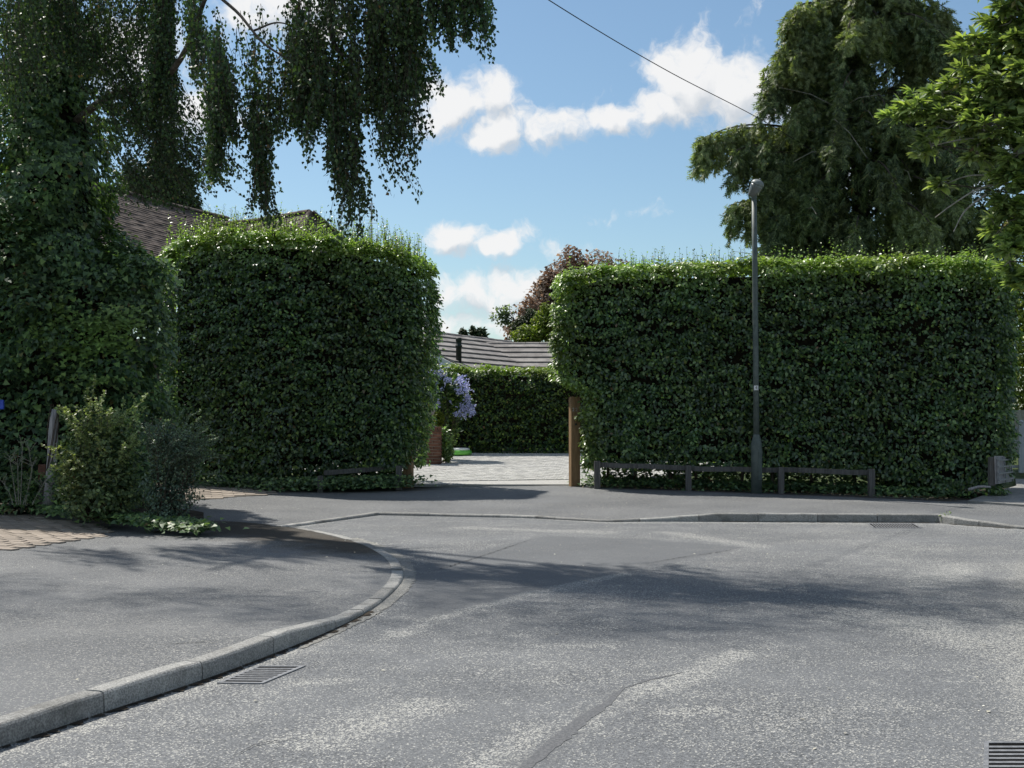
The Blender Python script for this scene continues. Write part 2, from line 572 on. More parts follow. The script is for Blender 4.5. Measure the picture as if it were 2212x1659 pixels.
M = {}
M['road'] = asphalt_mat('road_tarmac', (0.049, 0.053, 0.058), (0.186, 0.193, 0.200), (0.40, 0.395, 0.365), 120, 0.45)
M['foot'] = asphalt_mat('footway_tarmac', (0.058, 0.062, 0.066), (0.158, 0.163, 0.168), (0.31, 0.305, 0.285), 120, 0.75, 'foot')
M['gutter'] = asphalt_mat('gutter_chippings', (0.12, 0.118, 0.108), (0.27, 0.265, 0.245), (0.42, 0.41, 0.37), 90, 0.5)
M['tar'] = plain_mat('tar_seam', (0.085, 0.088, 0.094), (0.15, 0.153, 0.158), 60, 0.8, 0.3, 0.5, 120)
M['crack'] = plain_mat('crack_dark', (0.012, 0.012, 0.013), (0.03, 0.03, 0.03), 30, 0.9)
def kerb_mat():
    m, t, out = new_mat('kerb_concrete')
    v = objvec(t)
    col = mix(t, step(t, noise(t, 90, 3, 0.6, v), 0.35, 0.65), (0.19, 0.188, 0.18), (0.38, 0.375, 0.355))
    col = mix(t, math_node(t, 'MULTIPLY', step(t, noise(t, 3.2, 5, 0.7, v), 0.45, 0.75), 0.7), col, (0.10, 0.098, 0.088))
    col = mix(t, math_node(t, 'MULTIPLY', step(t, noise(t, 14, 4, 0.7, v), 0.58, 0.72), 0.5), col, (0.50, 0.49, 0.46))
    hv = N(t, 'ShaderNodeHueSaturation'); L(t, col, hv.inputs['Color'])
    L(t, math_node(t, 'ADD', math_node(t, 'MULTIPLY', N(t, 'ShaderNodeObjectInfo').outputs['Random'], .45), .78), hv.inputs['Value'])
    b = principled(t, 0.88, 0.2); L(t, hv.outputs[0], b.inputs['Base Color'])
    bp = N(t, 'ShaderNodeBump'); bp.inputs['Strength'].default_value = .7; bp.inputs['Distance'].default_value = .008
    L(t, noise(t, 110, 5, .65, v), bp.inputs['Height']); L(t, bp.outputs[0], b.inputs['Normal'])
    L(t, b.outputs[0], out.inputs['Surface'])
    return m
M['kerb'] = kerb_mat()
M['paver'] = plain_mat('tan_paver', (0.22, 0.185, 0.15), (0.36, 0.31, 0.26), 9, 0.85, 0.2, 0.4, 90, rnd=0.35)
M['sett'] = plain_mat('silver_sett', (0.42, 0.415, 0.40), (0.58, 0.57, 0.54), 5, 0.8, 0.3, 0.5, 60, rnd=0.18)
M['joint'] = plain_mat('joint_sand', (0.05, 0.045, 0.038), (0.11, 0.10, 0.085), 20, 0.95)
M['palejoint'] = plain_mat('pale_joint', (0.34, 0.335, 0.32), (0.46, 0.45, 0.43), 20, 0.95)
M['soil'] = plain_mat('soil', (0.022, 0.017, 0.012), (0.065, 0.052, 0.038), 5, 0.95, 0.2, 0.8, 40)
M['grass'] = plain_mat('lawn', (0.03, 0.05, 0.015), (0.07, 0.09, 0.03), 3, 0.95, 0.2, 0.8, 50)
M['iron'] = plain_mat('cast_iron', (0.17, 0.175, 0.185), (0.26, 0.265, 0.275), 30, 0.5, 0.5, 0.3, 120, 0.2)
M['hole_shade_sheet'] = plain_mat('drain_shade_black', (0.004, 0.004, 0.004), (0.008, 0.008, 0.008), 10, 0.95, 0.05)
M['lamp'] = plain_mat('lamp_paint', (0.075, 0.096, 0.088), (0.115, 0.138, 0.126), 9, 0.5, 0.4, 0.15, 90)
M['lampcap'] = plain_mat('lamp_cap', (0.16, 0.18, 0.17), (0.23, 0.25, 0.24), 12, 0.45, 0.4)
M['white'] = plain_mat('white_plate', (0.72, 0.72, 0.72), (0.82, 0.82, 0.82), 20, 0.5)
M['black'] = plain_mat('black_print', (0.01, 0.01, 0.01), (0.02, 0.02, 0.02), 20, 0.5)
M['silver'] = plain_mat('number_metal', (0.35, 0.34, 0.33), (0.5, 0.5, 0.5), 30, 0.4, 0.5, metal=0.3)
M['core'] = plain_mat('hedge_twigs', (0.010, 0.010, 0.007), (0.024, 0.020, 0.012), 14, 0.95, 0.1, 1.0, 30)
M['bark'] = plain_mat('brown_bark', (0.045, 0.036, 0.028), (0.11, 0.095, 0.078), 18, 0.9, 0.2, 0.8, 50)
M['palebark'] = plain_mat('birch_bark', (0.10, 0.095, 0.09), (0.42, 0.41, 0.39), 5, 0.8, 0.3, 0.6, 30)
M['twig'] = plain_mat('twig', (0.05, 0.038, 0.028), (0.10, 0.08, 0.06), 20, 0.9)
M['paletwig'] = plain_mat('pale_twig', (0.22, 0.20, 0.17), (0.36, 0.34, 0.30), 20, 0.85)

def wood_mat(name, a, b, rough=0.8):
    m, t, out = new_mat(name)
    v = objvec(t)
    mp = N(t, 'ShaderNodeMapping')
    mp.inputs['Scale'].default_value = (28, 28, 1.6)
    L(t, v, mp.inputs['Vector'])
    f = noise(t, 1.5, 6, 0.65, mp.outputs[0])
    f2 = noise(t, 4, 3, 0.5, v)
    col = mix(t, step(t, f, 0.3, 0.7), a, b)
    col = mix(t, math_node(t, 'MULTIPLY', step(t, f2, 0.5, 0.8), 0.35), col, tuple(0.5 * c for c in a))
    bs = principled(t, rough, 0.25)
    L(t, col, bs.inputs['Base Color'])
    bp = N(t, 'ShaderNodeBump')
    bp.inputs['Strength'].default_value = 0.5
    bp.inputs['Distance'].default_value = 0.006
    L(t, f, bp.inputs['Height'])
    L(t, bp.outputs[0], bs.inputs['Normal'])
    L(t, bs.outputs[0], out.inputs['Surface'])
    return m

M['post'] = wood_mat('gate_post_wood', (0.19, 0.115, 0.056), (0.33, 0.215, 0.115))
M['greywood'] = wood_mat('weathered_wood', (0.070, 0.066, 0.062), (0.160, 0.152, 0.142))
M['silverwood'] = wood_mat('silvered_wood', (0.20, 0.19, 0.19), (0.42, 0.40, 0.40))
M['plank'] = wood_mat('painted_gate_wood', (0.40, 0.42, 0.43), (0.55, 0.56, 0.56))
M['beech'] = leaf_mat('beech_leaf', (0.046, 0.092, 0.047), (0.130, 0.212, 0.104), (0.27, 0.36, 0.075), 0.42, 0.36, 1.0, (1.2, 1.4, 0.75))
M['yew'] = leaf_mat('clipped_leaf', (0.024, 0.054, 0.024), (0.055, 0.108, 0.042), (0.22, 0.31, 0.05), 0.34, 0.4, 0.5)
M['ivy'] = leaf_mat('ivy_leaf', (0.040, 0.084, 0.044), (0.105, 0.180, 0.088), (0.22, 0.32, 0.09), 0.3, 0.48, 0.55)
M['birch'] = leaf_mat('birch_leaf', (0.026, 0.052, 0.022), (0.048, 0.088, 0.034), (0.10, 0.15, 0.04), 0.25, 0.45, 0.4)
M['cyp'] = leaf_mat('cypress_leaf', (0.066, 0.100, 0.052), (0.140, 0.190, 0.092), (0.26, 0.30, 0.13), 0.38, 0.5, 0.4)
M['laurel'] = leaf_mat('laurel_leaf', (0.080, 0.135, 0.055), (0.175, 0.245, 0.095), (0.36, 0.42, 0.14), 0.38, 0.38, 0.6)
M['bushA'] = leaf_mat('olive_leaf', (0.060, 0.100, 0.046), (0.125, 0.180, 0.085), (0.30, 0.35, 0.15), 0.34, 0.45, 0.4)
M['bushB'] = leaf_mat('blue_green_leaf', (0.045, 0.075, 0.055), (0.092, 0.140, 0.105), (0.20, 0.26, 0.17), 0.3, 0.45, 0.4)
M['copper'] = leaf_mat('copper_leaf', (0.14, 0.098, 0.078), (0.24, 0.180, 0.140), (0.36, 0.29, 0.21), 0.42, 0.5, 0.3, (1.3, 1.0, .8))
M['lime'] = leaf_mat('lime_green_leaf', (0.075, 0.11, 0.020), (0.14, 0.19, 0.030), (0.24, 0.28, 0.05), 0.35, 0.5, 0.3)
M['grey'] = leaf_mat('grey_green_leaf', (0.09, 0.13, 0.095), (0.16, 0.20, 0.15), (0.24, 0.28, 0.20), 0.5, 0.5, 0.3)
M['pine'] = leaf_mat('dark_conifer_leaf', (0.020, 0.036, 0.018), (0.038, 0.060, 0.026), (0.07, 0.10, 0.035), 0.15, 0.55, 0.3)
M['blueflower'] = leaf_mat('blue_petal', (0.30, 0.33, 0.62), (0.43, 0.46, 0.74), (0.66, 0.68, 0.88), 0.3, 0.5, 0.3, (1.0, 1.0, 1.1))
M['redflower'] = leaf_mat('red_petal', (0.4, 0.03, 0.04), (0.55, 0.06, 0.08), (0.7, 0.2, 0.2), 0.3, 0.5, 0.3, (1, 1, 1))
M['dryleaf'] = leaf_mat('fallen_leaf', (0.10, 0.06, 0.03), (0.20, 0.13, 0.07), (0.42, 0.36, 0.24), 0.15, 0.7, 0.2, (1, 1, .8))
M['chip'] = leaf_mat('pale_litter', (0.35, 0.32, 0.24), (0.50, 0.47, 0.36), (0.70, 0.68, 0.60), 0.1, 0.7, 0.2, (1, 1, 1))
M['claytile'] = plain_mat('clay_tile', (0.080, 0.063, 0.054), (0.165, 0.132, 0.112), 3, 0.85, 0.2, 0.5, 40, rnd=0.3)
M['contile'] = plain_mat('concrete_tile', (0.17, 0.158, 0.150), (0.28, 0.265, 0.25), 2.2, 0.85, 0.2, 0.5, 30, rnd=0.2)
M['redbrick'] = plain_mat('red_brick', (0.085, 0.042, 0.030), (0.165, 0.085, 0.060), 9, 0.85, 0.2, 0.5, 60, rnd=0.45)
M['mortar'] = plain_mat('mortar', (0.28, 0.26, 0.22), (0.38, 0.36, 0.32), 20, 0.95)
M['render'] = plain_mat('wall_brick_far', (0.14, 0.10, 0.08), (0.22, 0.16, 0.12), 6, 0.9)
M['barge'] = plain_mat('white_board', (0.72, 0.74, 0.76), (0.82, 0.83, 0.84), 3, 0.5)
M['vent'] = plain_mat('vent_pipe', (0.020, 0.030, 0.026), (0.035, 0.045, 0.040), 10, 0.6)
M['stone'] = plain_mat('statue_stone', (0.15, 0.14, 0.12), (0.30, 0.29, 0.26), 16, 0.9, 0.2, 0.6, 60)
M['green'] = plain_mat('green_vinyl', (0.12, 0.46, 0.06), (0.22, 0.60, 0.10), 3, 0.35, 0.5)
M['whitevinyl'] = plain_mat('white_vinyl', (0.75, 0.78, 0.75), (0.8, 0.82, 0.8), 3, 0.35, 0.5)
M['blue'] = plain_mat('blue_plastic', (0.02, 0.06, 0.42), (0.03, 0.08, 0.50), 3, 0.45, 0.5)
M['cable'] = plain_mat('cable_black', (0.015, 0.015, 0.017), (0.03, 0.03, 0.032), 10, 0.6)
M['alu'] = plain_mat('aerial_alloy', (0.25, 0.26, 0.27), (0.4, 0.4, 0.4), 10, 0.5, metal=0.5)
m, t, out = new_mat('lamp_bowl')
b = principled(t, 0.25, 0.5)
b.inputs['Base Color'].default_value = (0.20, 0.21, 0.19, 1)
b.inputs['Transmission Weight'].default_value = 0.35
L(t, b.outputs[0], out.inputs['Surface'])
M['bowl'] = m

# ------------------------------------------------------------------ ground
def lerp_pts(x, xs, ys):
    return np.interp(x, xs, ys)

def ground_h(X, Y):
    h = np.interp(Y, [-50, 19.5, 27, 36, 60, 400], [-0.06, -0.06, 0.165, 0.56, 0.6, 0.6])
    return h

def grid_mesh(name, xs, ys, zf, mat, attrs=None):
    XX, YY = np.meshgrid(xs, ys)
    ZZ = zf(XX, YY)
    V = np.stack([XX, YY, ZZ], -1).reshape(-1, 3)
    nx, ny = len(xs), len(ys)
    idx = np.arange(nx * ny).reshape(ny, nx)
    F = np.stack([idx[:-1, :-1], idx[:-1, 1:], idx[1:, 1:], idx[1:, :-1]], -1).reshape(-1, 4)
    o = fast_quads(name, V, F, mat)
    for k, fn in (attrs or {}).items():
        at = o.data.attributes.new(k, 'FLOAT', 'POINT')
        at.data.foreach_set("value", fn(V).astype(np.float32))
    return o

def fast_quads(name, V, F, mat, parent=None, smooth=True):
    me = bpy.data.meshes.new(name)
    me.vertices.add(len(V)); me.vertices.foreach_set("co", np.asarray(V, np.float32).ravel())
    me.loops.add(F.size); me.loops.foreach_set("vertex_index", F.astype(np.int32).ravel())
    me.polygons.add(len(F)); me.polygons.foreach_set("loop_start", (np.arange(len(F)) * 4).astype(np.int32))
    me.update(calc_edges=True)
    return link_mesh(name, me, mat, parent, smooth)

structure(grid_mesh('ground', np.concatenate([np.linspace(-300, -20, 8), np.linspace(-18, 18, 30), np.linspace(20, 300, 8)]),
                    np.concatenate([np.linspace(-40, 18, 6), np.linspace(19.5, 60, 40), np.linspace(80, 500, 8)]), ground_h, M['grass']))

def dist_poly(P, line):
    """distance in plan from points P to a polyline of plan points"""
    P = np.asarray(P)[:, :2]
    d = np.full(len(P), 1e9)
    for a, b in zip(line[:-1], line[1:]):
        a = np.asarray(a)[:2]; b = np.asarray(b)[:2]
        ab = b - a
        t = np.clip(((P - a) @ ab) / (ab @ ab + 1e-9), 0, 1)
        d = np.minimum(d, np.linalg.norm(P - (a + t[:, None] * ab), axis=1))
    return d

def in_poly(P, poly):
    P = np.asarray(P)[:, :2]
    c = np.zeros(len(P), bool)
    n = len(poly)
    for i in range(n):
        x1, y1 = poly[i][:2]; x2, y2 = poly[(i + 1) % n][:2]
        hit = ((y1 > P[:, 1]) != (y2 > P[:, 1])) & (P[:, 0] < (x2 - x1) * (P[:, 1] - y1) / (y2 - y1 + 1e-12) + x1)
        c ^= hit
    return c

def band(P, line, w):
    return np.clip(1 - dist_poly(P, line) / w, 0, 1)

PALE_LINES = [([pz(1200, 1600), pz(1330, 1510), pz(1460, 1470), pz(1600, 1410)], 0.16),
              ([pz(1060, 1655), pz(1180, 1580)], 0.25), ([pz(1980, 1265), pz(2080, 1225)], 0.5),
              ([pz(860, 1372), pz(960, 1330), pz(1120, 1290), pz(1340, 1240)], 0.16),
              ([pz(1150, 1395), pz(1330, 1395)], 0.10), ([pz(1000, 1140), pz(1300, 1150)], 0.35),
              ([pz(1440, 1150), pz(1640, 1180)], 0.3), ([pz(640, 1478), pz(760, 1470)], 0.12),
              ([pz(1900, 1330), pz(2212, 1420)], 0.6), ([pz(1450, 1540), pz(1530, 1535)], 0.14),
              ([pz(700, 1600), pz(900, 1530)], 0.35), ([pz(1180, 1215), pz(880, 1240)], 0.12)]
SMOOTH_POLYS = [[pz(905, 1335), pz(1200, 1265), pz(1610, 1182), pz(1400, 1165), pz(1180, 1158), pz(1040, 1190), pz(890, 1228)],
                [pz(1090, 1659), pz(1160, 1659), pz(1345, 1515), pz(1330, 1485), pz(1250, 1540)]]
GUT = [([pz(x, y) for x, y in ((-300, 1720), (0, 1620), (234, 1541), (432, 1476), (594, 1416), (721, 1364), (800, 1323))], .22),
       ([pz(615, 1141), pz(815, 1111), pz(1145, 1119), pz(1310, 1129), pz(1558, 1129), pz(2030, 1133), pz(2212, 1143)], .22),
       ([(1.0, 2.5, 0), (2.50, 5.9, 0), (4.0, 9.8, 0), (5.62, 14.0, 0)], .35)]
def road_pale(V):
    a = np.zeros(len(V))
    for ln, w in PALE_LINES:
        a = np.maximum(a, 1.3 * band(V, ln, w))
    for ln, w in GUT:
        a = np.maximum(a, 1.25 * band(V, ln, w))
    a = np.maximum(a, 0.22 * np.clip((V[:, 0] - 1.5) / 3, 0, 1))
    return np.clip(a + 0.18 * wave(V, (.35, .35, .1)), 0, 1)
def road_smooth(V):
    a = np.zeros(len(V))
    for p in SMOOTH_POLYS:
        sd = dist_poly(V, list(p) + [p[0]]) * np.where(in_poly(V, p), 1, -1)
        a = np.maximum(a, np.clip(.5 + sd / .9, 0, 1))
    return a
structure(grid_mesh('road', np.concatenate([np.arange(-16, -6, .5), np.arange(-6, 8.5, .08), np.arange(8.5, 17, .5)]), np.concatenate([np.arange(-14, 4.5, 1.0), np.arange(4.6, 22, 0.08), np.arange(22, 24, .5)]),
                    lambda X, Y: 0 * X, M['road'], {'pale': road_pale, 'smooth': road_smooth}))
road = bpy.data.objects['road']

def loft(name, front, back, nu, nv, mat, attrs=None, zadd=None):
    A = np.array(front); B = np.array(back)
    def res(P):
        d = np.linspace(0, len(P) - 1, nu)
        return np.stack([np.interp(d, np.arange(len(P)), P[:, k]) for k in range(3)], 1)
    A, B = res(A), res(B)
    t = np.linspace(0, 1, nv)[:, None, None]
    V = (A[None] * (1 - t) + B[None] * t).reshape(-1, 3)
    if zadd is not None:
        V[:, 2] += zadd(V)
    idx = np.arange(nu * nv).reshape(nv, nu)
    F = np.stack([idx[:-1, :-1], idx[:-1, 1:], idx[1:, 1:], idx[1:, :-1]], -1).reshape(-1, 4)
    o = fast_quads(name, V, F, mat)
    for k, fn in (attrs or {}).items():
        at = o.data.attributes.new(k, 'FLOAT', 'POINT')
        at.data.foreach_set("value", fn(V).astype(np.float32))
    return o

# near left footway: kerb line from the camera side round the corner
def kz(Y):
    return np.interp(Y, [0, 8.9, 10.0, 11.5, 30], [0.12, 0.12, 0.05, 0.028, 0.022])
near_px = [(0, 1617), (234, 1538), (432, 1473), (594, 1413), (721, 1361), (800, 1320), (845, 1285), (868, 1258), (872, 1238), (860, 1213),
           (830, 1192), (790, 1175), (740, 1161), (690, 1150), (640, 1141)]
near_w = [pz(x, y) for x, y in near_px]
d0 = near_w[0] - near_w[1]
near_w = [near_w[0] + d0 * 9.0, near_w[0] + d0 * 4.0] + near_w
near_line = smooth_line(near_w, 120)
near_line[:, 2] = 0
tan = np.gradient(near_line, axis=0); tan /= np.linalg.norm(tan, axis=1, keepdims=True)
near_in = np.stack([-tan[:, 1], tan[:, 0], 0 * tan[:, 0]], 1)       # points into the footway (left of travel)
front = near_line + near_in * 0.08
front[:, 2] = kz(front[:, 1]) - 0.006
back = front.copy()
yb = np.interp(np.arange(len(front)), [0, 60, 100, 119], [-4, 9, 17, 26.0])
back[:, 0] = -14.0; back[:, 1] = np.maximum.accumulate(yb)
back[:, 2] = 0.11 + 0 * yb
NEAR_MOSS_SHADE = [pz(330, 1108, .05), pz(480, 1120, .03), pz(600, 1150, .03), pz(760, 1172, .03), pz(830, 1196, .03)]
def near_moss_shade(V):
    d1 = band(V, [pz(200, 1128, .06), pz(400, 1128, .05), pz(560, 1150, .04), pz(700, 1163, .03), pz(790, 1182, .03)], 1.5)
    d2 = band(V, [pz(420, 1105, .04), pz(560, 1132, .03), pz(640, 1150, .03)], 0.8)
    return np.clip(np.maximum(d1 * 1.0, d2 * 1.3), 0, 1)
near_foot = loft('near_footway', front, back, 240, 70, M['foot'], {'moss_shade': near_moss_shade, 'pale': lambda V: np.clip(0.18 + 0.2 * wave(V, (.3, .3, .1)), 0, 1)},
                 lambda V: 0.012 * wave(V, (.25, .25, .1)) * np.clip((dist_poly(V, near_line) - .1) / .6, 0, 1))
structure(near_foot)

def kerb_stone(parent, pts, inward, tops, width=0.125, name='kerb_stone'):
    """pts: plan points along the stone's road face, tops: its height at each"""
    vs, fs = [], []
    n = len(pts)
    for i in range(n):
        p = np.array([pts[i][0], pts[i][1], 0.0]); w = np.array(inward[i]); h = tops[i]
        j = random.uniform(-.002, .002)
        b = min(0.018, h * .5)
        for a, z in ((0, -.05), (0.004, h - b), (0.006 + b * .4, h - b * .35), (b + .006, h + j), (width, h + j), (width, -.05)):
            q = p + w * a; vs.append((q[0], q[1], z))
    for i in range(n - 1):
        for k in range(6):
            fs.append((i * 6 + k, i * 6 + (k + 1) % 6, (i + 1) * 6 + (k + 1) % 6, (i + 1) * 6 + k))
    fs.append(tuple(range(5, -1, -1))); fs.append(tuple((n - 1) * 6 + k for k in range(6)))
    return mesh_obj(name, vs, fs, M['kerb'], parent)

def kerb_run(parent, line, topf, side, length=0.915, gap=0.010, first=0.0, width=0.125):
    seg = np.linalg.norm(np.diff(line[:, :2], axis=0), axis=1)
    cum = np.concatenate([[0], np.cumsum(seg)])
    def at(s):
        return np.array([np.interp(s, cum, line[:, k]) for k in range(2)])
    s = first
    while s < cum[-1] - 0.05:
        e = s + length
        if cum[-1] - e < .35:
            e = cum[-1]
        ss = np.linspace(s + gap / 2, e - gap / 2, 5)
        pts = [at(q) for q in ss]
        tg = [at(min(q + .02, cum[-1])) - at(max(q - .02, 0)) for q in ss]
        inw = []
        for tt in tg:
            tt = tt / (np.linalg.norm(tt) + 1e-9)
            inw.append(np.array([-tt[1], tt[0], 0]) * side)
        kerb_stone(parent, pts, inw, [float(topf(p, q)) + random.uniform(-.004, .004) for p, q in zip(pts, ss)], width)
        s = e

seg = np.linalg.norm(np.diff(near_line[:, :2], axis=0), axis=1)
cum = np.concatenate([[0], np.cumsum(seg)])
j1 = np.argmin(np.linalg.norm(near_line[:, :2] - pz(234, 1538)[:2], axis=1))
first = cum[j1] % 0.915
i_split = np.argmin(np.linalg.norm(near_line[:, :2] - pz(721, 1361)[:2], axis=1))
kerb_run(near_foot, near_line[:i_split + 1], lambda p, s: kz(p[1]), 1, 0.915, 0.012, first - .915 if first > 0 else 0)
kerb_run(near_foot, near_line[i_split:], lambda p, s: kz(p[1]), 1, 0.72, 0.016)

# far footway
far_front = [np.array([-13, 24.6, .03]), pz(300, 1118, .03), pz(600, 1137, .03), pz(815, 1107, .04), pz(1145, 1114, .035), pz(1310, 1124, .022),
             pz(1420, 1119, .05), pz(1558, 1109, .125), pz(1800, 1110, .125), pz(2030, 1111, .125), pz(2062, 1118, .10), pz(2212, 1138, .03), np.array([14.5, 16.0, .03])]
far_back = [np.array([-15, 33, .3]), px(300, 1038, 29), px(470, 1042, 28), px(750, 1057, 26.2), px(1150, 1049, 26.7), px(1290, 1050, 26.25),
            px(1390, 1053, 25.95), px(1490, 1057, 25.6), px(1760, 1066, 24.75), px(1950, 1073, 24.2), px(2040, 1079, 23.6), px(2212, 1084, 23), np.array([17, 22.5, .1])]
FAR_MOSS_SHADE = [px(430, 1062, 25.9), px(600, 1064, 25.7), px(750, 1060, 25.8), px(900, 1052, 26.2)]
FAR_MOSS_SHADE2 = [px(1300, 1053, 26.0), px(1490, 1060, 25.3), px(1760, 1070, 24.4), px(2040, 1083, 23.3)]
def far_moss_shade(V):
    return np.clip(np.maximum(band(V, FAR_MOSS_SHADE, 0.9), band(V, FAR_MOSS_SHADE2, 0.55) * .9), 0, 1)
far_foot = loft('far_footway', far_front, far_back, 260, 50, M['foot'], {'moss_shade': far_moss_shade, 'pale': lambda V: np.clip(0.1 + 0.2 * wave(V, (.3, .3, .1)), 0, 1)})
structure(far_foot)
kl = np.array(far_front[2:])
ktop = kl[:, 2] + .006
kcum = np.concatenate([[0], np.cumsum(np.linalg.norm(np.diff(kl[:, :2], axis=0), axis=1))])
def far_run(i, j, length=.915):
    q = np.linspace(kcum[i], kcum[j], 60)
    line = np.stack([np.interp(q, kcum, kl[:, k]) for k in range(2)] + [0 * q], 1)
    tg = np.gradient(line, axis=0); tg /= np.linalg.norm(tg, axis=1, keepdims=True)
    line = line - np.stack([-tg[:, 1], tg[:, 0], 0 * q], 1) * .07
    kerb_run(far_foot, line, lambda p, s: np.interp(kcum[i] + s, kcum, ktop), 1, length)
far_run(0, 1); far_run(1, 7); far_run(7, 10, .8)

# right hand footway, just off the frame
rl = np.array([(1.0, 2.5), (2.52, 5.9), (4.05, 9.8), (5.68, 14.0), (6.6, 15.3), (9.0, 15.9), (15, 15.0)])
rline = smooth_line(np.c_[rl, 0 * rl[:, 0]], 60); rline[:, 2] = 0
rt = np.gradient(rline, axis=0); rt /= np.linalg.norm(rt, axis=1, keepdims=True)
rin = np.stack([rt[:, 1], -rt[:, 0], 0 * rt[:, 0]], 1)
rf = rline + rin * .08; rf[:, 2] = .10
rb = rf.copy(); rb[:, 0] = np.maximum(rf[:, 0] + .3, 15.5); rb[:, 1] = np.linspace(-6, 12, len(rb)); rb[:, 2] = .13
right_foot = loft('right_footway', rf, rb, 60, 20, M['foot'], {'moss_shade': lambda V: 0 * V[:, 0]})
structure(right_foot)
kerb_run(right_foot, rline, lambda p, s: .106, -1, .915)

# gutter strips of bared stone along the kerbs
def ribbon(name, line, w0, w1, z, mat, parent, side, jit=0.25, attrs=True):
    n = len(line)
    tg = np.gradient(line, axis=0); tg /= np.linalg.norm(tg, axis=1, keepdims=True)
    out_ = np.stack([tg[:, 1], -tg[:, 0], 0 * tg[:, 0]], 1) * side
    ws = np.linspace(w0, w1, n) * (1 + jit * rng.normal(size=n).clip(-1.5, 1.5))
    a = line - out_ * 0.02; b = line + out_ * ws[:, None]
    V = np.empty((2 * n, 3)); V[0::2] = a; V[1::2] = b; V[:, 2] = z
    F = [(2 * i, 2 * i + 1, 2 * i + 3, 2 * i + 2) for i in range(n - 1)]
    o = mesh_obj(name, V, F, mat, parent)
    return o
def dense(line, stepm=0.06):
    s = np.concatenate([[0], np.cumsum(np.linalg.norm(np.diff(line[:, :2], axis=0), axis=1))])
    q = np.arange(0, s[-1], stepm)
    return np.stack([np.interp(q, s, line[:, k]) for k in range(3)], 1)
ribbon('gutter', dense(near_line[i_split - 6:104], .04), .09, .15, .004, M['gutter'], road, 1, .10)

ribbon('gutter_dirt', dense(near_line[:i_split + 8], .035), .030, .038, .007, M['soil'], road, 1, .75)
fk = np.array([p - np.array([0, .07, 0]) for p in far_front[7:12]]); fk[:, 2] = 0
ribbon('gutter_dirt', dense(smooth_line(fk, 100), .05), .05, .06, .007, M['joint'], road, 1, .7)

# seams and cracks in the tarmac
def seam(pxs, w, mat, name, z=0.008, ground=0.0, jit=0.5, parent=None):
    line = dense(smooth_line([pz(x, y, ground) for x, y in pxs], 40), .05)
    line[:, :2] += rng.normal(size=(len(line), 2)) * 0.006
    n = len(line)
    tg = np.gradient(line, axis=0); tg /= np.linalg.norm(tg, axis=1, keepdims=True) + 1e-9
    o_ = np.stack([tg[:, 1], -tg[:, 0], 0 * tg[:, 0]], 1)
    ws = w * np.sin(np.linspace(0.15, 2.99, n)) * (1 + jit * rng.normal(size=n).clip(-1, 1))
    V = np.empty((2 * n, 3)); V[0::2] = line - o_ * ws[:, None]; V[1::2] = line + o_ * ws[:, None]; V[:, 2] = ground + z
    mesh_obj(name, V, [(2 * i, 2 * i + 1, 2 * i + 3, 2 * i + 2) for i in range(n - 1)], mat, parent or road)
seam([(1380, 1222), (1470, 1205), (1560, 1192), (1605, 1182)], .007, M['crack'], 'crack')
seam([(1095, 1700), (1150, 1645), (1240, 1570), (1330, 1503), (1345, 1485)], .045, M['tar'], 'tar_seam', .002, 0, .15)
seam([(1345, 1488), (1400, 1470), (1480, 1452)], .012, M['tar'], 'tar_seam', .002, 0, .3)
seam([(880, 1250), (1000, 1215), (1150, 1165)], .006, M['crack'], 'crack')
seam([(500, 1640), (560, 1610), (700, 1590)], .003, M['crack'], 'crack')
seam([(330, 1395), (430, 1388), (560, 1380)], .004, M['crack'], 'crack', .006, .12, .5, near_foot)

# ------------------------------------------------------------------ block paving
def paver_field(name, origin, ux, uy, nx, ny, bl, bw, keep, mat, base_z, parent_mat, zfun, limit=300, thick=0.012, jit=0.003):
    """rows of bonded pavers; the 300 nearest in view are parts, the rest one part"""
    origin = np.array(origin, float); ux = np.array(ux, float); uy = np.array(uy, float)
    ps = []
    for r in range(ny):
        offx = (r % 2) * bl / 2
        for c in range(nx):
            cxy = origin + ux * (c * bl + offx) + uy * (r * bw)
            if keep(cxy):
                ps.append(cxy)
    ps.sort(key=lambda p: p[1] + abs(p[0]) * 0.05)
    mb = MB(); mb.bevel_box((0, 0, 0), (bl / 2 - .005, bw / 2 - .005, thick), .006, [np.array([*ux, 0]), np.array([*uy, 0]), np.array([0, 0, 1])])
    shared = bpy.data.meshes.new('paver')
    shared.from_pydata(mb.v, [], mb.f); shared.materials.append(mat)
    rest = MB()
    for i, p in enumerate(ps):
        z = zfun(p) + random.uniform(-jit, jit)
        if i < limit:
            o = bpy.data.objects.new('paver', shared)
            o.location = (p[0], p[1], z)
            o.rotation_euler = (random.uniform(-.015, .015), random.uniform(-.015, .015), random.uniform(-.02, .02))
            COL.objects.link(o); o.parent = parent_mat
        else:
            rest.add([np.array(v) + np.array([p[0], p[1], z]) for v in mb.v], mb.f)
    if rest.v:
        o = rest.build('paver_rest', mat, parent_mat); o["kind"] = "stuff"

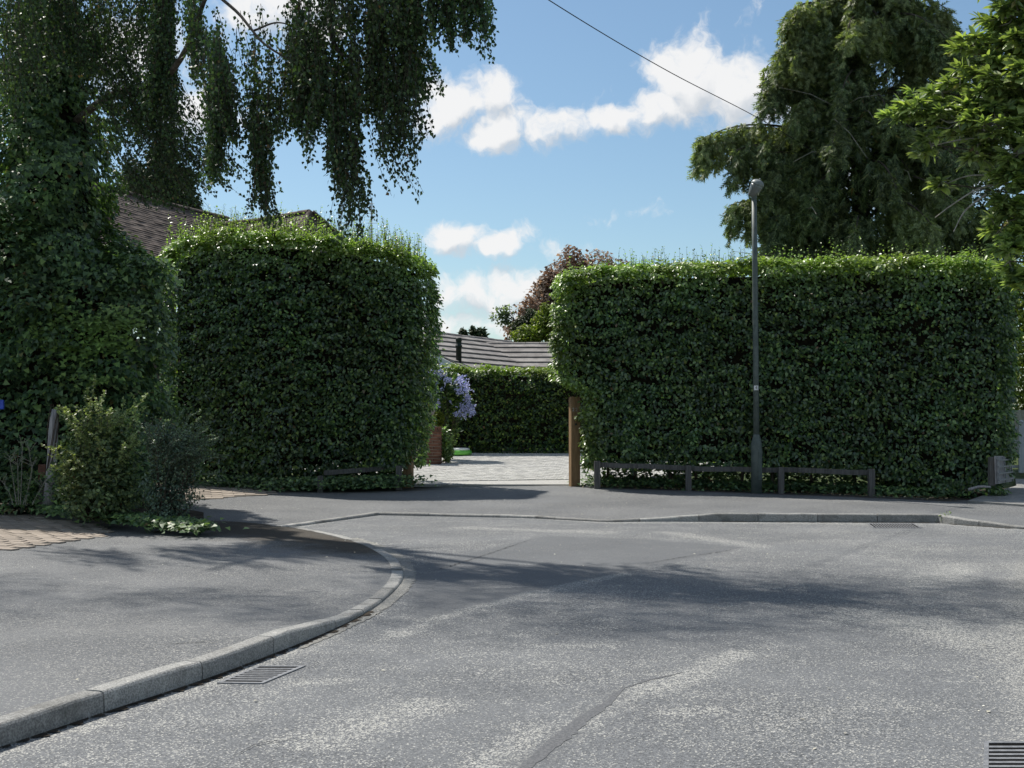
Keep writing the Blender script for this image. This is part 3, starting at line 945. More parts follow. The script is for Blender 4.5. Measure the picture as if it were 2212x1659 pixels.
from mathutils.bvhtree import BVHTree
def surf(o):
    bv = BVHTree.FromPolygons([v.co[:] for v in o.data.vertices], [p.vertices[:] for p in o.data.polygons])
    def f(x, y, d=.08):
        h = bv.ray_cast(Vector((x, y, 5)), Vector((0, 0, -1)))
        return h[0].z if h[0] is not None else None
    return f
near_s, far_s = surf(near_foot), surf(far_foot)
def foot_z(p):
    zs = [z for z in (near_s(p[0], p[1]), far_s(p[0], p[1])) if z is not None]
    return max(zs) if zs else .08
def bed(name, poly, lift, cell=.14):
    pl = np.array([q[:2] for q in poly]); lo, hi = pl.min(0), pl.max(0)
    xs = np.arange(lo[0], hi[0], cell); ys = np.arange(lo[1], hi[1], cell)
    vid, V, F = {}, [], []
    def vv(a, b):
        if (a, b) not in vid:
            x, y = lo[0] + a * cell, lo[1] + b * cell
            vid[(a, b)] = len(V); V.append((x, y, foot_z((x, y)) + lift))
        return vid[(a, b)]
    for a in range(len(xs)):
        for b in range(len(ys)):
            if in_poly(np.array([[lo[0] + (a + .5) * cell, lo[1] + (b + .5) * cell]]), poly)[0]:
                F.append((vv(a, b), vv(a + 1, b), vv(a + 1, b + 1), vv(a, b + 1)))
    return structure(mesh_obj(name, V, F, M['joint']))
# tan block drive on the near left
TAN = [pz(-260, 1192, .10), pz(20, 1180, .09), pz(120, 1166, .085), pz(205, 1152, .08), pz(240, 1136, .08), pz(60, 1108, .10), pz(-260, 1100, .12)]
cx = [p[:2] for p in TAN]
def tan_z(p):
    return foot_z(p) + .004
base = bed('block_drive', cx, .005)
ta = math.radians(-14)
paver_field('p', (-14, 11), (math.cos(ta), math.sin(ta)), (-math.sin(ta), math.cos(ta)), 60, 90, .30, .16, lambda p: in_poly(np.array([p]), cx)[0], M['paver'], 0, base, tan_z)
# tan path between the bushes and the hedge
TAN2 = [px(400, 1086, 23.2), px(555, 1074, 24.3), px(590, 1066, 24.9), px(500, 1049, 27.2), px(460, 1043, 27.9), px(280, 1045, 27.5), px(255, 1075, 23.8)]
cx2 = [p[:2] for p in TAN2]
A_ = np.c_[np.array([p[:2] for p in TAN2]), np.ones(len(TAN2))]
co2 = np.linalg.lstsq(A_, np.array([p[2] for p in TAN2]), rcond=None)[0]
z2 = lambda p: foot_z(p) + .004
path = bed('block_path', cx2, .005)
paver_field('p', (-11, 22), (math.cos(.25), math.sin(.25)), (-math.sin(.25), math.cos(.25)), 40, 60, .42, .28, lambda p: in_poly(np.array([p]), cx2)[0], M['paver'], 0, path, z2)

# silver sett drive through the gateway
def drive_z(p):
    return float(np.interp(p[1], [26.4, 36.5, 60], [.212, .64, .66]))
DR = [(-2.6, 26.75), (1.35, 26.55), (5.5, 31), (5.5, 37.2), (-6, 37.2), (-6, 31), (-2.6, 28)]
V = [(x, y, drive_z((x, y)) - .006) for x, y in DR]
drive = mesh_obj('sett_drive', V, [tuple(range(len(V)))], M['palejoint'])
structure(drive)
paver_field('s', (-8.5, 26.4), (math.cos(.16), math.sin(.16)), (-math.sin(.16), math.cos(.16)), 80, 95, .21, .14, lambda p: in_poly(np.array([p]), DR)[0], M['sett'], 0, drive, lambda p: drive_z(p), 300, .012, .005)
mb = MB(); mb.bevel_box((-.62, 26.66, .205), (2.0, .05, .03), .008); mb.build('edging', M['kerb'], drive)

# soil under the hedges
soil_pts_f = [p + np.array([0, -.05, -.012]) for p in far_back[1:]]
soil = loft('soil_bed', [p for p in far_back[2:4]] , [p + np.array([0, 2.6, .10]) for p in far_back[2:4]], 30, 14, M['soil'], None, lambda V: -.01 + .02 * wave(V, (1.5, 1.5, 1)))
structure(soil)
soil2 = loft('soil_bed', far_back[5:], [p + np.array([0, 2.6, .10]) for p in far_back[5:]], 90, 14, M['soil'], None, lambda V: -.01 + .02 * wave(V, (1.5, 1.5, 1)))
structure(soil2)
soil3 = loft('soil_bed', [px(-200, 1113, 20.6), px(120, 1112, 20.2), px(300, 1120, 19.2), px(440, 1142, 17.6)],
             [px(-200, 1075, 24), px(120, 1075, 23.5), px(300, 1090, 22), px(440, 1110, 20)], 40, 14, M['soil'], None, lambda V: .02 + .02 * wave(V, (1.5, 1.5, 1)))
structure(soil3)
# ------------------------------------------------------------------ hedges
def rounded_box_points(n, Lx, Ly, Lz, r, w=(1, 1, 1, 1, .25), rg=rng):
    """random points and normals on a box with rounded edges; u in 0..Lx, v in 0..Ly (0 is the front), w in 0..Lz
    w: weights of front, left end, right end, top, back"""
    areas = np.array([Lx * Lz * w[0], Ly * Lz * w[1], Ly * Lz * w[2], Lx * Ly * w[3], Lx * Lz * w[4]])
    f = rg.choice(5, n, p=areas / areas.sum())
    a, b = rg.random(n), rg.random(n)
    P = np.zeros((n, 3))
    P[f == 0] = np.c_[a * Lx, 0 * a, b * Lz][f == 0]
    P[f == 1] = np.c_[0 * a, a * Ly, b * Lz][f == 1]
    P[f == 2] = np.c_[0 * a + Lx, a * Ly, b * Lz][f == 2]
    P[f == 3] = np.c_[a * Lx, b * Ly, 0 * a + Lz][f == 3]
    P[f == 4] = np.c_[a * Lx, 0 * a + Ly, b * Lz][f == 4]
    lo = np.array([r, r, r * .4]); hi = np.array([Lx - r, Ly - r, Lz - r])
    C = np.clip(P, lo, hi)
    d = P - C
    nrm = unit(d)
    return C + nrm * r, nrm

def make_hedge(name, label, warp, dims, n, leaf, mat, core_inset=.28, r=.24, tmpl=T_OVAL, wts=(1, 1, 1, 1.2, .3), shoots=0, young_lit_depth=.5,
               base=(0, 0, 0), bump=(.055, .05), stems=0, aniso=(.9, .9, 2.4), cat='hedge', shoot_h=(.2, .6), droop=.6, foliage='foliage', shoot_young_lit=.4, sh_region=None, young_lit_scale=1.0, end_lit_tint=0.0):
    Lx, Ly, Lz = dims
    root = thing(name, label, cat, base)
    per = 7
    C, Cn = rounded_box_points(int(n / per * 1.15), Lx, Ly, Lz, r, wts)
    gapn = wave(C, (1.6, 1.6, 4.2), 20) + .6 * wave(C, (.6, .6, 1.0), 3)
    keep = (gapn > -.9) | (rng.random(len(C)) < .22)
    C, Cn = C[keep], Cn[keep]
    cd = wave(C, aniso, 0) * bump[0] + wave(C, (3.1, 3.1, 6.0), 12) * bump[1] - .13 * rng.random(len(C)) ** 1.5
    n = len(C) * per
    P = np.repeat(C, per, 0); Nn = np.repeat(Cn, per, 0)
    up = np.array([0, 0, 1.0])
    sz = leaf * rng.uniform(.65, 1.25, n)
    tang = unit(np.cross(Nn, up) + np.array([1e-3, 0, 0]))
    upt = np.cross(tang, Nn)
    q1 = rng.normal(size=n) * leaf * 1.15; q2 = rng.normal(size=n) * leaf * .38; q3 = (rng.random(n) - .65) * leaf * 1.1
    Q = P + Nn * (np.repeat(cd, per) + q3)[:, None] + tang * q1[:, None] + upt * q2[:, None]
    nr = unit(Nn * .62 + up * .62 + rng.normal(size=(n, 3)) * .38 + tang * (q1 / leaf * .18)[:, None])
    tp = Nn * .55 - up * droop + tang * (q1 / leaf * .55)[:, None] + rng.normal(size=(n, 3)) * .35
    tp[Nn[:, 2] > .7] = rng.normal(size=((Nn[:, 2] > .7).sum(), 3)) + np.array([0, 0, .3])
    cr = np.repeat(rng.normal(size=len(C)), per)
    young_lit = np.clip(1 - (Lz - P[:, 2]) / young_lit_depth, 0, 1) ** 1.5 * .75 * young_lit_scale + np.clip(Nn[:, 2], 0, 1) * .35 * young_lit_scale  # top leaves paler: new growth, plus sunlight put into the tint
    if end_lit_tint:
        young_lit += end_lit_tint * np.clip(1 - P[:, 0] / .8, 0, 1)  # gateway end paler: sunlight on it painted into the leaves
    young_lit = np.clip(young_lit * (1 + .35 * cr) + .05 * (cr > 1.2), 0, 1)
    if shoots:
        sp, sn, st, ss, sy = [], [], [], [], []
        tw = MB()
        for i in range(shoots):
            u = rng.uniform(.1, Lx - .1) if sh_region is None else rng.choice(sh_region) + rng.normal() * .25
            v = rng.uniform(.1, Ly * .9)
            z0 = Lz - .12
            h = rng.uniform(*shoot_h) * (rng.random() ** .6)
            lean = rng.normal(size=2) * .18
            m = max(4, int(h / .045))
            line = []
            for q in range(m):
                tt = q / (m - 1)
                p = np.array([u + lean[0] * h * tt, v + lean[1] * h * tt, z0 + h * tt + .12 * tt])
                line.append(p)
                a = rng.uniform(0, 6.28)
                dr = np.array([math.cos(a), math.sin(a), .5])
                for rep in range(2 if tt < .6 else 1):
                    a = rng.uniform(0, 6.28)
                    dr = np.array([math.cos(a), math.sin(a), rng.uniform(.1, .9)])
                    sp.append(p + dr * .01); sn.append(np.array([-dr[0] * .5, -dr[1] * .5, 1]) + rng.normal(size=3) * .5); st.append(dr); ss.append(leaf * rng.uniform(.6, 1.05) * (1 - .35 * tt)); sy.append(min(1, shoot_young_lit * rng.uniform(.5, 1.5)))  # shoot leaves paler for new growth and painted-in sun
            tw.tube(warp(np.array(line)[[0, m // 2, m - 1]]), [.005, .004, .002], 3)
        Q = np.vstack([Q, sp]); nr = np.vstack([nr, sn]); tp = np.vstack([tp, st]); sz = np.concatenate([sz, ss]); young_lit = np.concatenate([young_lit, sy])
        tw.build('shoots', M['twig'], root)['kind'] = 'stuff'
    leaves(foliage, mat, warp(Q), nr, tp, sz, tmpl, root, young_lit)
    # dense inner growth: a lumpy core inside the leaves
    nu, nw = max(6, int(Lx / .35)), max(6, int(Lz / .35))
    i = core_inset
    bm = bmesh.new()
    bmesh.ops.create_cube(bm, size=1.0)
    bmesh.ops.subdivide_edges(bm, edges=bm.edges[:], cuts=9, use_grid_fill=True)
    vv = np.array([v.co[:] for v in bm.verts]) + .5
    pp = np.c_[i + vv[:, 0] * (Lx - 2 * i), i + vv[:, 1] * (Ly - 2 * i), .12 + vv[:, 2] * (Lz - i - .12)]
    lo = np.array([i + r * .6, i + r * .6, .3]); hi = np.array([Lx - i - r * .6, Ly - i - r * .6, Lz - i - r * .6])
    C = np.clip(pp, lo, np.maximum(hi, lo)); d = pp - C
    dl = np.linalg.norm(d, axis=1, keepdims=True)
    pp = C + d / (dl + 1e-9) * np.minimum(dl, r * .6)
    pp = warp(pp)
    for v, q in zip(bm.verts, pp):
        v.co = q
    me = bpy.data.meshes.new('inner_twigs'); bm.to_mesh(me); bm.free()
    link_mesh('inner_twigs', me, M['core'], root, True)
    for s in range(stems):
        mb = MB()
        u = (s + .5) / stems * (Lx - .6) + .3 + rng.normal() * .06
        v = Ly * .5 + rng.normal() * .12
        q0 = np.array([u, v, -.75]); q1 = np.array([u + rng.normal() * .08, v + rng.normal() * .1, -.2]); q2 = np.array([u + rng.normal() * .15, v + rng.normal() * .12, .6])
        mb.tube(warp(np.array([q0, q1, q2])), [.045, .036, .03], 6)
        mb.build('stem', M['bark'], root)
    return root

# right hedge: local u along, v depth, w above its leaf line
RA = np.array([(1198 - 1106) / FOC * 26.2, 26.05]); RB = np.array([(2192 - 1106) / FOC * 23.75, 23.75])
rdir = (RB - RA) / np.linalg.norm(RB - RA); rnor = np.array([-rdir[1], rdir[0]])
RL = np.linalg.norm(RB - RA)
def warp_right(p):
    p = np.array(p, float).copy()
    u, v, w = p[:, 0], p[:, 1], p[:, 2]
    t = u / RL
    top = np.interp(t, [0, .06, .15, .4, .7, .9, 1.0], [4.58, 4.70, 4.75, 4.72, 4.72, 4.64, 4.52])
    bot = np.interp(t, [0, .1, .5, .7, .8, .9, 1], [.62, .60, .56, .55, .40, .22, .18])
    h = np.clip(w / 4.1, -1, 1.3)
    z = bot + (top - bot) * np.maximum(h, 0) + np.minimum(w, 0)
    z = np.where(w > 4.1, top + (w - 4.1), z)
    # the end by the gateway is cut back low down where the post stands
    cut = np.clip((2.42 - z) / .25, 0, 1) * np.clip(1 - t * 5, 0, 1) * .58 * (z > .0)
    flare = .10 * np.sin(np.clip((z - 1.9) / 2.4, 0, 1) * math.pi) * np.clip(1 - t * 5, 0, 1)
    u2 = u + cut - flare
    rend = np.clip((t - .8) / .2, 0, 1)
    u2 = u2 - rend * (.12 * np.clip((z - 3.2) / 1.4, 0, 1) ** 2 + .22 * np.clip((1.2 - z) / 1.0, 0, 1))
    v2 = v + .10 * np.sin(u * 1.3) * .5 - rend * .2 * np.clip((1.5 - z) / 1.3, 0, 1)
    X = RA[0] + rdir[0] * u2 + rnor[0] * v2
    Y = RA[1] + rdir[1] * u2 + rnor[1] * v2
    return np.c_[X, Y, z]
make_hedge('clipped_hedge', 'tall clipped beech hedge behind the street lamp, right of the gateway', warp_right, (RL, 1.7, 4.1), 80000, .083, M['beech'],
           base=(6, 25.5, .2), shoots=520, shoot_h=(.08, .5), stems=11, wts=(1, 1.25, 1, 1.25, .2), young_lit_depth=.9, young_lit_scale=1.0, end_lit_tint=.45)

LA = np.array([(345 - 1106) / FOC * 27.4, 27.3]); LB = np.array([(899 - 1106) / FOC * 25.9, 25.95])
ldir = (LB - LA) / np.linalg.norm(LB - LA); lnor = np.array([-ldir[1], ldir[0]])
LL = np.linalg.norm(LB - LA)
def warp_left(p):
    p = np.array(p, float).copy()
    u, v, w = p[:, 0], p[:, 1], p[:, 2]
    t = u / LL
    top = np.interp(t, [0, .08, .25, .5, .75, .9, 1.0], [5.30, 5.44, 5.52, 5.46, 5.26, 5.08, 4.92])
    bot = np.interp(t, [0, .3, .45, .55, .8, 1], [.25, .22, .30, .50, .55, .60])
    z = bot + (top - bot) * np.maximum(w / 4.6, 0) + np.minimum(w, 0)
    z = np.where(w > 4.6, top + (w - 4.6), z)
    rend = np.clip((t - .8) / .2, 0, 1)
    u2 = u - rend * (.42 * np.clip((2.2 - z) / 1.8, 0, 1) + .08 * np.clip((z - 4.0) / 1.0, 0, 1)) + rend * .05 * np.sin(z * 2)
    v2 = v - .55 * np.sin(np.clip(t, 0, 1) * math.pi) * 1.0 + .05 * np.sin(u * 1.7)
    return np.c_[LA[0] + ldir[0] * u2 + lnor[0] * v2, LA[1] + ldir[1] * u2 + lnor[1] * v2, z]
make_hedge('clipped_hedge', 'tall dark clipped beech hedge left of the gateway, under the hanging birch', warp_left, (LL, 1.7, 4.6), 65000, .083, M['beech'],
           base=(-4, 26.5, .2), shoots=950, shoot_h=(.12, .72), stems=8, wts=(1, 1, 1.1, 1.3, .2), young_lit_depth=.8, shoot_young_lit=.85, young_lit_scale=1.25)

# hedge at the end of the drive
def warp_back(p):
    p = np.array(p, float).copy()
    return np.c_[-3.4 + p[:, 0], 36.1 - .12 * p[:, 0] * 0 + p[:, 1] - .03 * p[:, 0], .66 + p[:, 2] - .02 * p[:, 0]]
make_hedge('clipped_hedge', 'flat topped dark hedge across the far end of the drive, below the bungalow roof', warp_back, (7.6, 1.3, 2.44), 34000, .085, M['yew'],
           base=(0, 36.5, .6), r=.18, core_inset=.2, tmpl=T_BIRCH, young_lit_depth=.25, bump=(.07, .05), wts=(1, .4, .4, 1.6, .1))

# ivy-clad block on the left under the birch
IA = np.array([-12.5, 20.6]); IB = np.array([-5.62, 20.3])
def warp_ivy(p):
    p = np.array(p, float).copy()
    u, v, w = p[:, 0], p[:, 1], p[:, 2]
    z = .12 + w * np.interp(u, [0, 4.0, 5.6, 6.9], [1.08, 1.05, 1.0, .92])
    v2 = v + .35 * np.sin(u * 1.1 + .5) + .25 * np.sin(z * 1.6 + u)
    u2 = u - .28 * v * np.clip(u / 6.0, 0, 1) - .25 * np.clip((1.4 - z) / 1.2, 0, 1) * np.clip((u - 5) / 1.9, 0, 1)
    return np.c_[IA[0] + u2, IA[1] + v2 - .04 * u2, z]
ivyblock = make_hedge('overgrown_hedge', 'tall ivy covered hedge at the left, behind the two small bushes', warp_ivy, (6.75, 2.6, 4.55), 50000, .090, M['ivy'],
           base=(-8, 21.5, .1), r=.7, core_inset=.42, tmpl=T_IVY, wts=(1, .2, 1, 1, .1), bump=(.20, .10), droop=1.0, young_lit_depth=.5, stems=0, aniso=(.5, .5, .8), young_lit_scale=.25)
# shoots on its face, the sun on them put into a paler leaf tint
sp, sn, st, ss = [], [], [], []
for cxp, cyp, w_, h_, n_ in ((120, 665, 45, 35, 120), (200, 705, 80, 38, 260), (280, 690, 50, 30, 130), (250, 745, 60, 22, 110), (100, 720, 50, 30, 100), (160, 760, 70, 25, 110), (195, 820, 60, 14, 60)):
    for i in range(n_):
        x_, y_ = rng.normal() * w_ * .5 + cxp, rng.normal() * h_ * .5 + cyp
        sp.append(px(x_, y_, 19.9 + rng.random() * .25)); sn.append((rng.normal() * .3, -.6 + rng.normal() * .3, .9)); st.append((.5 + rng.normal() * .5, -.4, -.6 + rng.normal() * .3)); ss.append(.085 * rng.uniform(.7, 1.25))
leaves('leafy_shoots', M['ivy'], np.array(sp), np.array(sn), np.array(st), np.array(ss), T_IVY, ivyblock, np.clip(rng.normal(.75, .2, len(sp)), 0, 1))

# ------------------------------------------------------------------ birch with hanging branches
bx, by = (140 - 1106) / FOC * 21.9, 21.9
birch = thing('birch_tree', 'large weeping birch with long hanging leafy branches at the upper left', 'tree', (bx, by, .1))
mb = MB(); mb.tube(smooth_line([(bx, by, .0), (bx + .05, by, 2.5), (bx - .03, by, 5), (bx + .02, by, 7.5), (bx - .1, by - .1, 10), (bx + .1, by - .2, 13)], 24), np.linspace(.34, .12, 24), 12)
mb.build('trunk', M['palebark'], birch, True)
LIMBS = [
    ([(140, 280, 21.8), (240, 205, 19.6), (330, 190, 18.4), (395, 120, 17.2), (435, 20, 16.6), (475, -90, 16.2)], .07, .02),
    ([(470, -10, 16.3), (514, 28, 16), (542, 62, 15.8), (575, 98, 15.6), (650, 140, 15.3), (730, 155, 15.0)], .022, .010),
    ([(549, 66, 15.8), (597, 49, 15.6), (646, 59, 15.4)], .015, .006),
    ([(140, -120, 21.8), (380, -230, 18.5), (680, -190, 16), (880, -90, 15), (1010, -30, 14.6), (1045, 40, 14.5)], .11, .02),
    ([(680, -190, 16), (720, -60, 15.5), (715, 60, 15.3), (740, 120, 15.2), (790, 105, 15)], .05, .012),
    ([(140, -50, 21.8), (60, -150, 19), (-80, -260, 17.5)], .08, .03),
    ([(140, -260, 21.8), (330, -420, 20), (560, -560, 18.5), (800, -560, 17.5)], .07, .015),
    ([(340, 190, 18.3), (350, 80, 18.0), (345, -60, 17.8)], .10, .08),
    ([(230, 215, 19.6), (300, 280, 18.8), (370, 330, 18.2)], .03, .01),
]
for pts, r0, r1 in LIMBS:
    mb = MB(); mb.tube(smooth_line([px(*p) for p in pts], 18), np.linspace(r0, r1, 18), 7)
    mb.build('limb', M['bark'], birch, True)
CURT = [  # x0,x1, start y0,y1, end y at the middle, taper, D0,D1, strands, drift
    (420, 650, 50, 210, 335, 60, 15.2, 16.6, 170, .05), (445, 515, 180, 270, 402, 60, 15.4, 15.9, 45, .0), (522, 606, 180, 300, 500, 170, 15.3, 15.8, 62, .02),
    (615, 905, -60, 160, 262, 70, 14.6, 16.0, 260, .06), (670, 850, 120, 330, 528, 190, 14.7, 15.4, 120, .10), (815, 898, 90, 260, 400, 110, 14.6, 15.1, 52, .04),
    (430, 900, 10, 190, 255, 40, 15.6, 17.0, 190, .22), (615, 700, 80, 200, 315, 60, 15, 15.6, 45, .05), (670, 1050, -190, -20, 92, 40, 14.3, 15.6, 250, .05), (930, 1010, -60, 10, 118, 30, 14.4, 14.8, 40, .1), (995, 1050, -120, 10, 182, 130, 14.3, 14.6, 40, .16),
    (325, 405, -120, 60, 250, 60, 17.6, 18.2, 120, .0), (395, 450, -60, 60, 190, 60, 16.5, 17.2, 40, .05), (180, 330, 60, 260, 330, 60, 18.2, 19.6, 130, .55), (280, 400, 130, 340, 420, 60, 17.9, 18.8, 85, .8),
    (0, 340, -220, 60, 170, 60, 18.0, 19.6, 240, .1), (230, 390, 290, 400, 455, 30, 18.0, 18.8, 95, .75),
    (-200, 60, -300, 100, 260, 60, 17.0, 19.0, 90, .1),
]
bp_, bn_, bt_, bs_ = [], [], [], []
tw = MB()
for (x0, x1, ya, yb_, ye, taper, D0, D1, ns, drift) in CURT:
    # strands gather into tresses with gaps between them
    ntr = max(3, ns // 9)
    tress = rng.uniform(x0, x1, ntr)
    tdr = drift + rng.normal(size=ntr) * .16
    tend = -np.abs(rng.normal(size=ntr)) * (taper * .16 + 18)
    for s in range(ns):
        ti_ = rng.integers(0, ntr)
        x = float(np.clip(tress[ti_] + rng.normal() * (x1 - x0) * .018 + rng.normal() * 5, x0 - 6, x1 + 6))
        D = rng.uniform(D0, D1)
        y0 = rng.uniform(ya, yb_)
        q = abs(x - (x0 + x1) / 2) / ((x1 - x0) / 2)
        y1 = ye + 16 - taper * q ** 1.3 + tend[ti_] - abs(rng.normal()) * (taper * .12 + 10)
        if y1 < y0 + 25:
            y1 = y0 + rng.uniform(25, 70)
        ln = (y1 - y0) / FOC * D
        m = max(5, int(ln / .024))
        ph = rng.uniform(0, 6.28)
        tt = np.linspace(0, 1, m)
        xs = x + tdr[ti_] * (y1 - y0) * tt ** 1.4 + 4 * np.sin(tt * 3 + ph)
        P = np.stack([(xs - 1106) / FOC * D, D + .08 * np.sin(tt * 4 + ph), EYE - (y0 + (y1 - y0) * tt - 905) / FOC * D], 1)
        tw.tube(P[[0, m // 3, 2 * m // 3, m - 1]], [.004, .003, .003, .002], 3, False)
        spread = .040 * (1 - .35 * tt)
        P2 = P + np.stack([rng.normal(size=m) * spread, rng.normal(size=m) * spread, rng.normal(size=m) * .02], 1)
        bp_.append(P2)
        bn_.append(np.stack([rng.normal(size=m), rng.normal(size=m) - .3, rng.normal(size=m) * .55 + .15], 1))
        bt_.append(np.stack([rng.normal(size=m) * .45 + drift * .5, rng.normal(size=m) * .45, -1 + rng.normal(size=m) * .3], 1))
        bs_.append(.054 * rng.uniform(.65, 1.2, m))
tw.build('hanging_twigs', M['twig'], birch)
# the crown above the picture
for k in range(95):
    c = np.array([rng.uniform(-6.5, 1.8), rng.uniform(15.3, 18.4), rng.uniform(10.4, 13.4)])
    c[1] -= .10 * (c[0] + 2.5)
    m = 340
    P2 = c + rng.normal(size=(m, 3)) * np.array([.42, .30, .42])
    P2[:, 2] -= np.abs(rng.normal(size=m)) * .5
    bp_.append(P2); bn_.append(rng.normal(size=(m, 3))); bt_.append(rng.normal(size=(m, 3)) * .5 - np.array([0, 0, 1])); bs_.append(.062 * rng.uniform(.65, 1.2, m))
for k in range(22):
    c = np.array([rng.uniform(-11, -7.5), rng.uniform(15.5, 17.8), rng.uniform(10.2, 12.8)])
    m = 300
    P2 = c + rng.normal(size=(m, 3)) * np.array([.42, .30, .42])
    bp_.append(P2); bn_.append(rng.normal(size=(m, 3))); bt_.append(rng.normal(size=(m, 3)) * .5 - np.array([0, 0, 1])); bs_.append(.062 * rng.uniform(.65, 1.2, m))
bp_ = np.vstack(bp_)
leaves('foliage', M['birch'], bp_, np.vstack(bn_), np.vstack(bt_), np.concatenate(bs_), T_BIRCH, birch, (rng.random(len(bp_)) > .93) * rng.uniform(.2, .7, len(bp_)))
print('birch leaves', len(bp_))

# ivy on the trunk
ivy = thing('climbing_ivy', 'thick dark ivy climbing the birch trunk at the left edge', 'ivy', (bx, by, .1))
n = 24000
z_ = rng.uniform(3.8, 8.6, n); a_ = rng.uniform(0, 6.28, n)
Pz = np.c_[np.cos(a_), np.sin(a_), z_ * 1.0]
rad = np.interp(z_, [3.8, 5, 6.4, 7.4, 8.6], [1.05, .95, .95, .75, .42]) * (1 + .28 * wave(Pz, (.35, .35, .5)) + .10 * wave(Pz, (1.2, 1.2, 1.6), 14)) - .25 * rng.random(n) ** 2
P = np.c_[bx + np.cos(a_) * rad - .1, by - .5 + np.sin(a_) * rad * 1.1, z_]
outn = np.c_[np.cos(a_), np.sin(a_), 0 * a_]
leaves('foliage', M['ivy'], P, outn * .8 + np.array([0, 0, .5]) + rng.normal(size=(n, 3)) * .4, outn * .3 - np.array([0, 0, 1]) + rng.normal(size=(n, 3)) * .45, .085 * rng.uniform(.6, 1.3, n), T_IVY, ivy, np.clip(rng.normal(.03, .12, n), 0, 1))
mb = MB()
zz = np.linspace(3.7, 8.3, 10)
mb.tube([(bx - .1, by - .35, z) for z in zz], np.interp(zz, [3.8, 5, 6.4, 7.4, 8.6], [.75, .66, .62, .5, .25]), 10)
mb.build('inner_stems', M['core'], ivy, True)

# ------------------------------------------------------------------ weeping cypress
cx_, cy_ = (1862 - 1106) / FOC * 32, 32.0
cyp = thing('cypress_tree', 'tall dark weeping cypress rising behind the right hedge', 'tree', (cx_, cy_, .5))
mb = MB(); mb.tube(smooth_line([(cx_, cy_, .4), (cx_ + .1, cy_, 4), (cx_ - .1, cy_, 9), (cx_ + .05, cy_, 15.5)], 20), np.linspace(.42, .06, 20), 12)
mb.build('trunk', M['bark'], cyp, True)
limbs = []
for i in range(105):
    z0 = rng.uniform(3.0, 15.0)
    a = rng.uniform(0, 6.28)
    reach = np.interp(z0, [3, 6, 9, 12, 15.5], [3.1, 3.3, 2.9, 2.3, .7]) * rng.uniform(.55, 1.08)
    limbs.append((z0, a, reach, rng.uniform(.15, .6), rng.uniform(.4, 1.0)))
cp, cn, ct, cs, cti = [], [], [], [], []
lm = MB(); dead = MB()
def add_limb(P0, P1, P2, r0, spray=1.0, ln=(.5, 1.3)):
    tt = np.linspace(0, 1, 12)[:, None]
    C = (1 - tt) ** 2 * P0 + 2 * tt * (1 - tt) * P1 + tt ** 2 * P2
    lm.tube(C, np.linspace(r0, .008, 12), 5, False)
    length = np.linalg.norm(np.diff(C, axis=0), axis=1).sum()
    ns = int(length * 10 * spray)
    dirh = (P2 - P0)[:2]; dirh = dirh / (np.linalg.norm(dirh) + 1e-9)
    side = np.array([-dirh[1], dirh[0], 0])
    lim_t = rng.uniform(-.35, .85)
    for s in range(ns):
        t = rng.uniform(.22, 1.0)
        c = (1 - t) ** 2 * P0 + 2 * t * (1 - t) * P1 + t ** 2 * P2
        wid = .36 * math.sin(min(1, t * 1.05) * math.pi * .85 + .25)
        c = c + side * rng.normal() * wid * .6
        hl = rng.uniform(*ln) * (1 - .25 * t)
        m = int(hl * 25) + 5
        q = rng.random(m) ** .8
        sprd = .050 * np.sin(np.clip(q, 0, 1) * 2.6 + .35)
        sway = rng.normal(size=2) * .10 + dirh * .12
        P = np.stack([c[0] + sway[0] * q + rng.normal(size=m) * sprd, c[1] + sway[1] * q + rng.normal(size=m) * sprd, c[2] + .05 - hl * q], 1)
        o = P - np.array([c[0], c[1], 0]) ; o[:, 2] = 0
        cp.append(P)
        cn.append(unit(o) * .7 + rng.normal(size=(m, 3)) * .5 + np.array([0, -.15, .35]))
        ct.append(np.stack([rng.normal(size=m) * .5 + dirh[0] * .3, rng.normal(size=m) * .5 + dirh[1] * .3, -1 + rng.normal(size=m) * .35], 1))
        cs.append(rng.uniform(.14, .30, m))
        cti.append(np.clip(lim_t + rng.normal() * .12 + .25 * (1 - q) * (rng.random() < .5), 0, .9) * np.ones(m))  # sprays paler towards their top, sunlight put into the tint
for z0, a, reach, rise, drop in limbs:
    d = np.array([math.cos(a), math.sin(a), 0])
    P0 = np.array([cx_, cy_, z0])
    add_limb(P0, P0 + d * reach * .55 + np.array([0, 0, rise]), P0 + d * reach + np.array([0, 0, -drop]), .05)
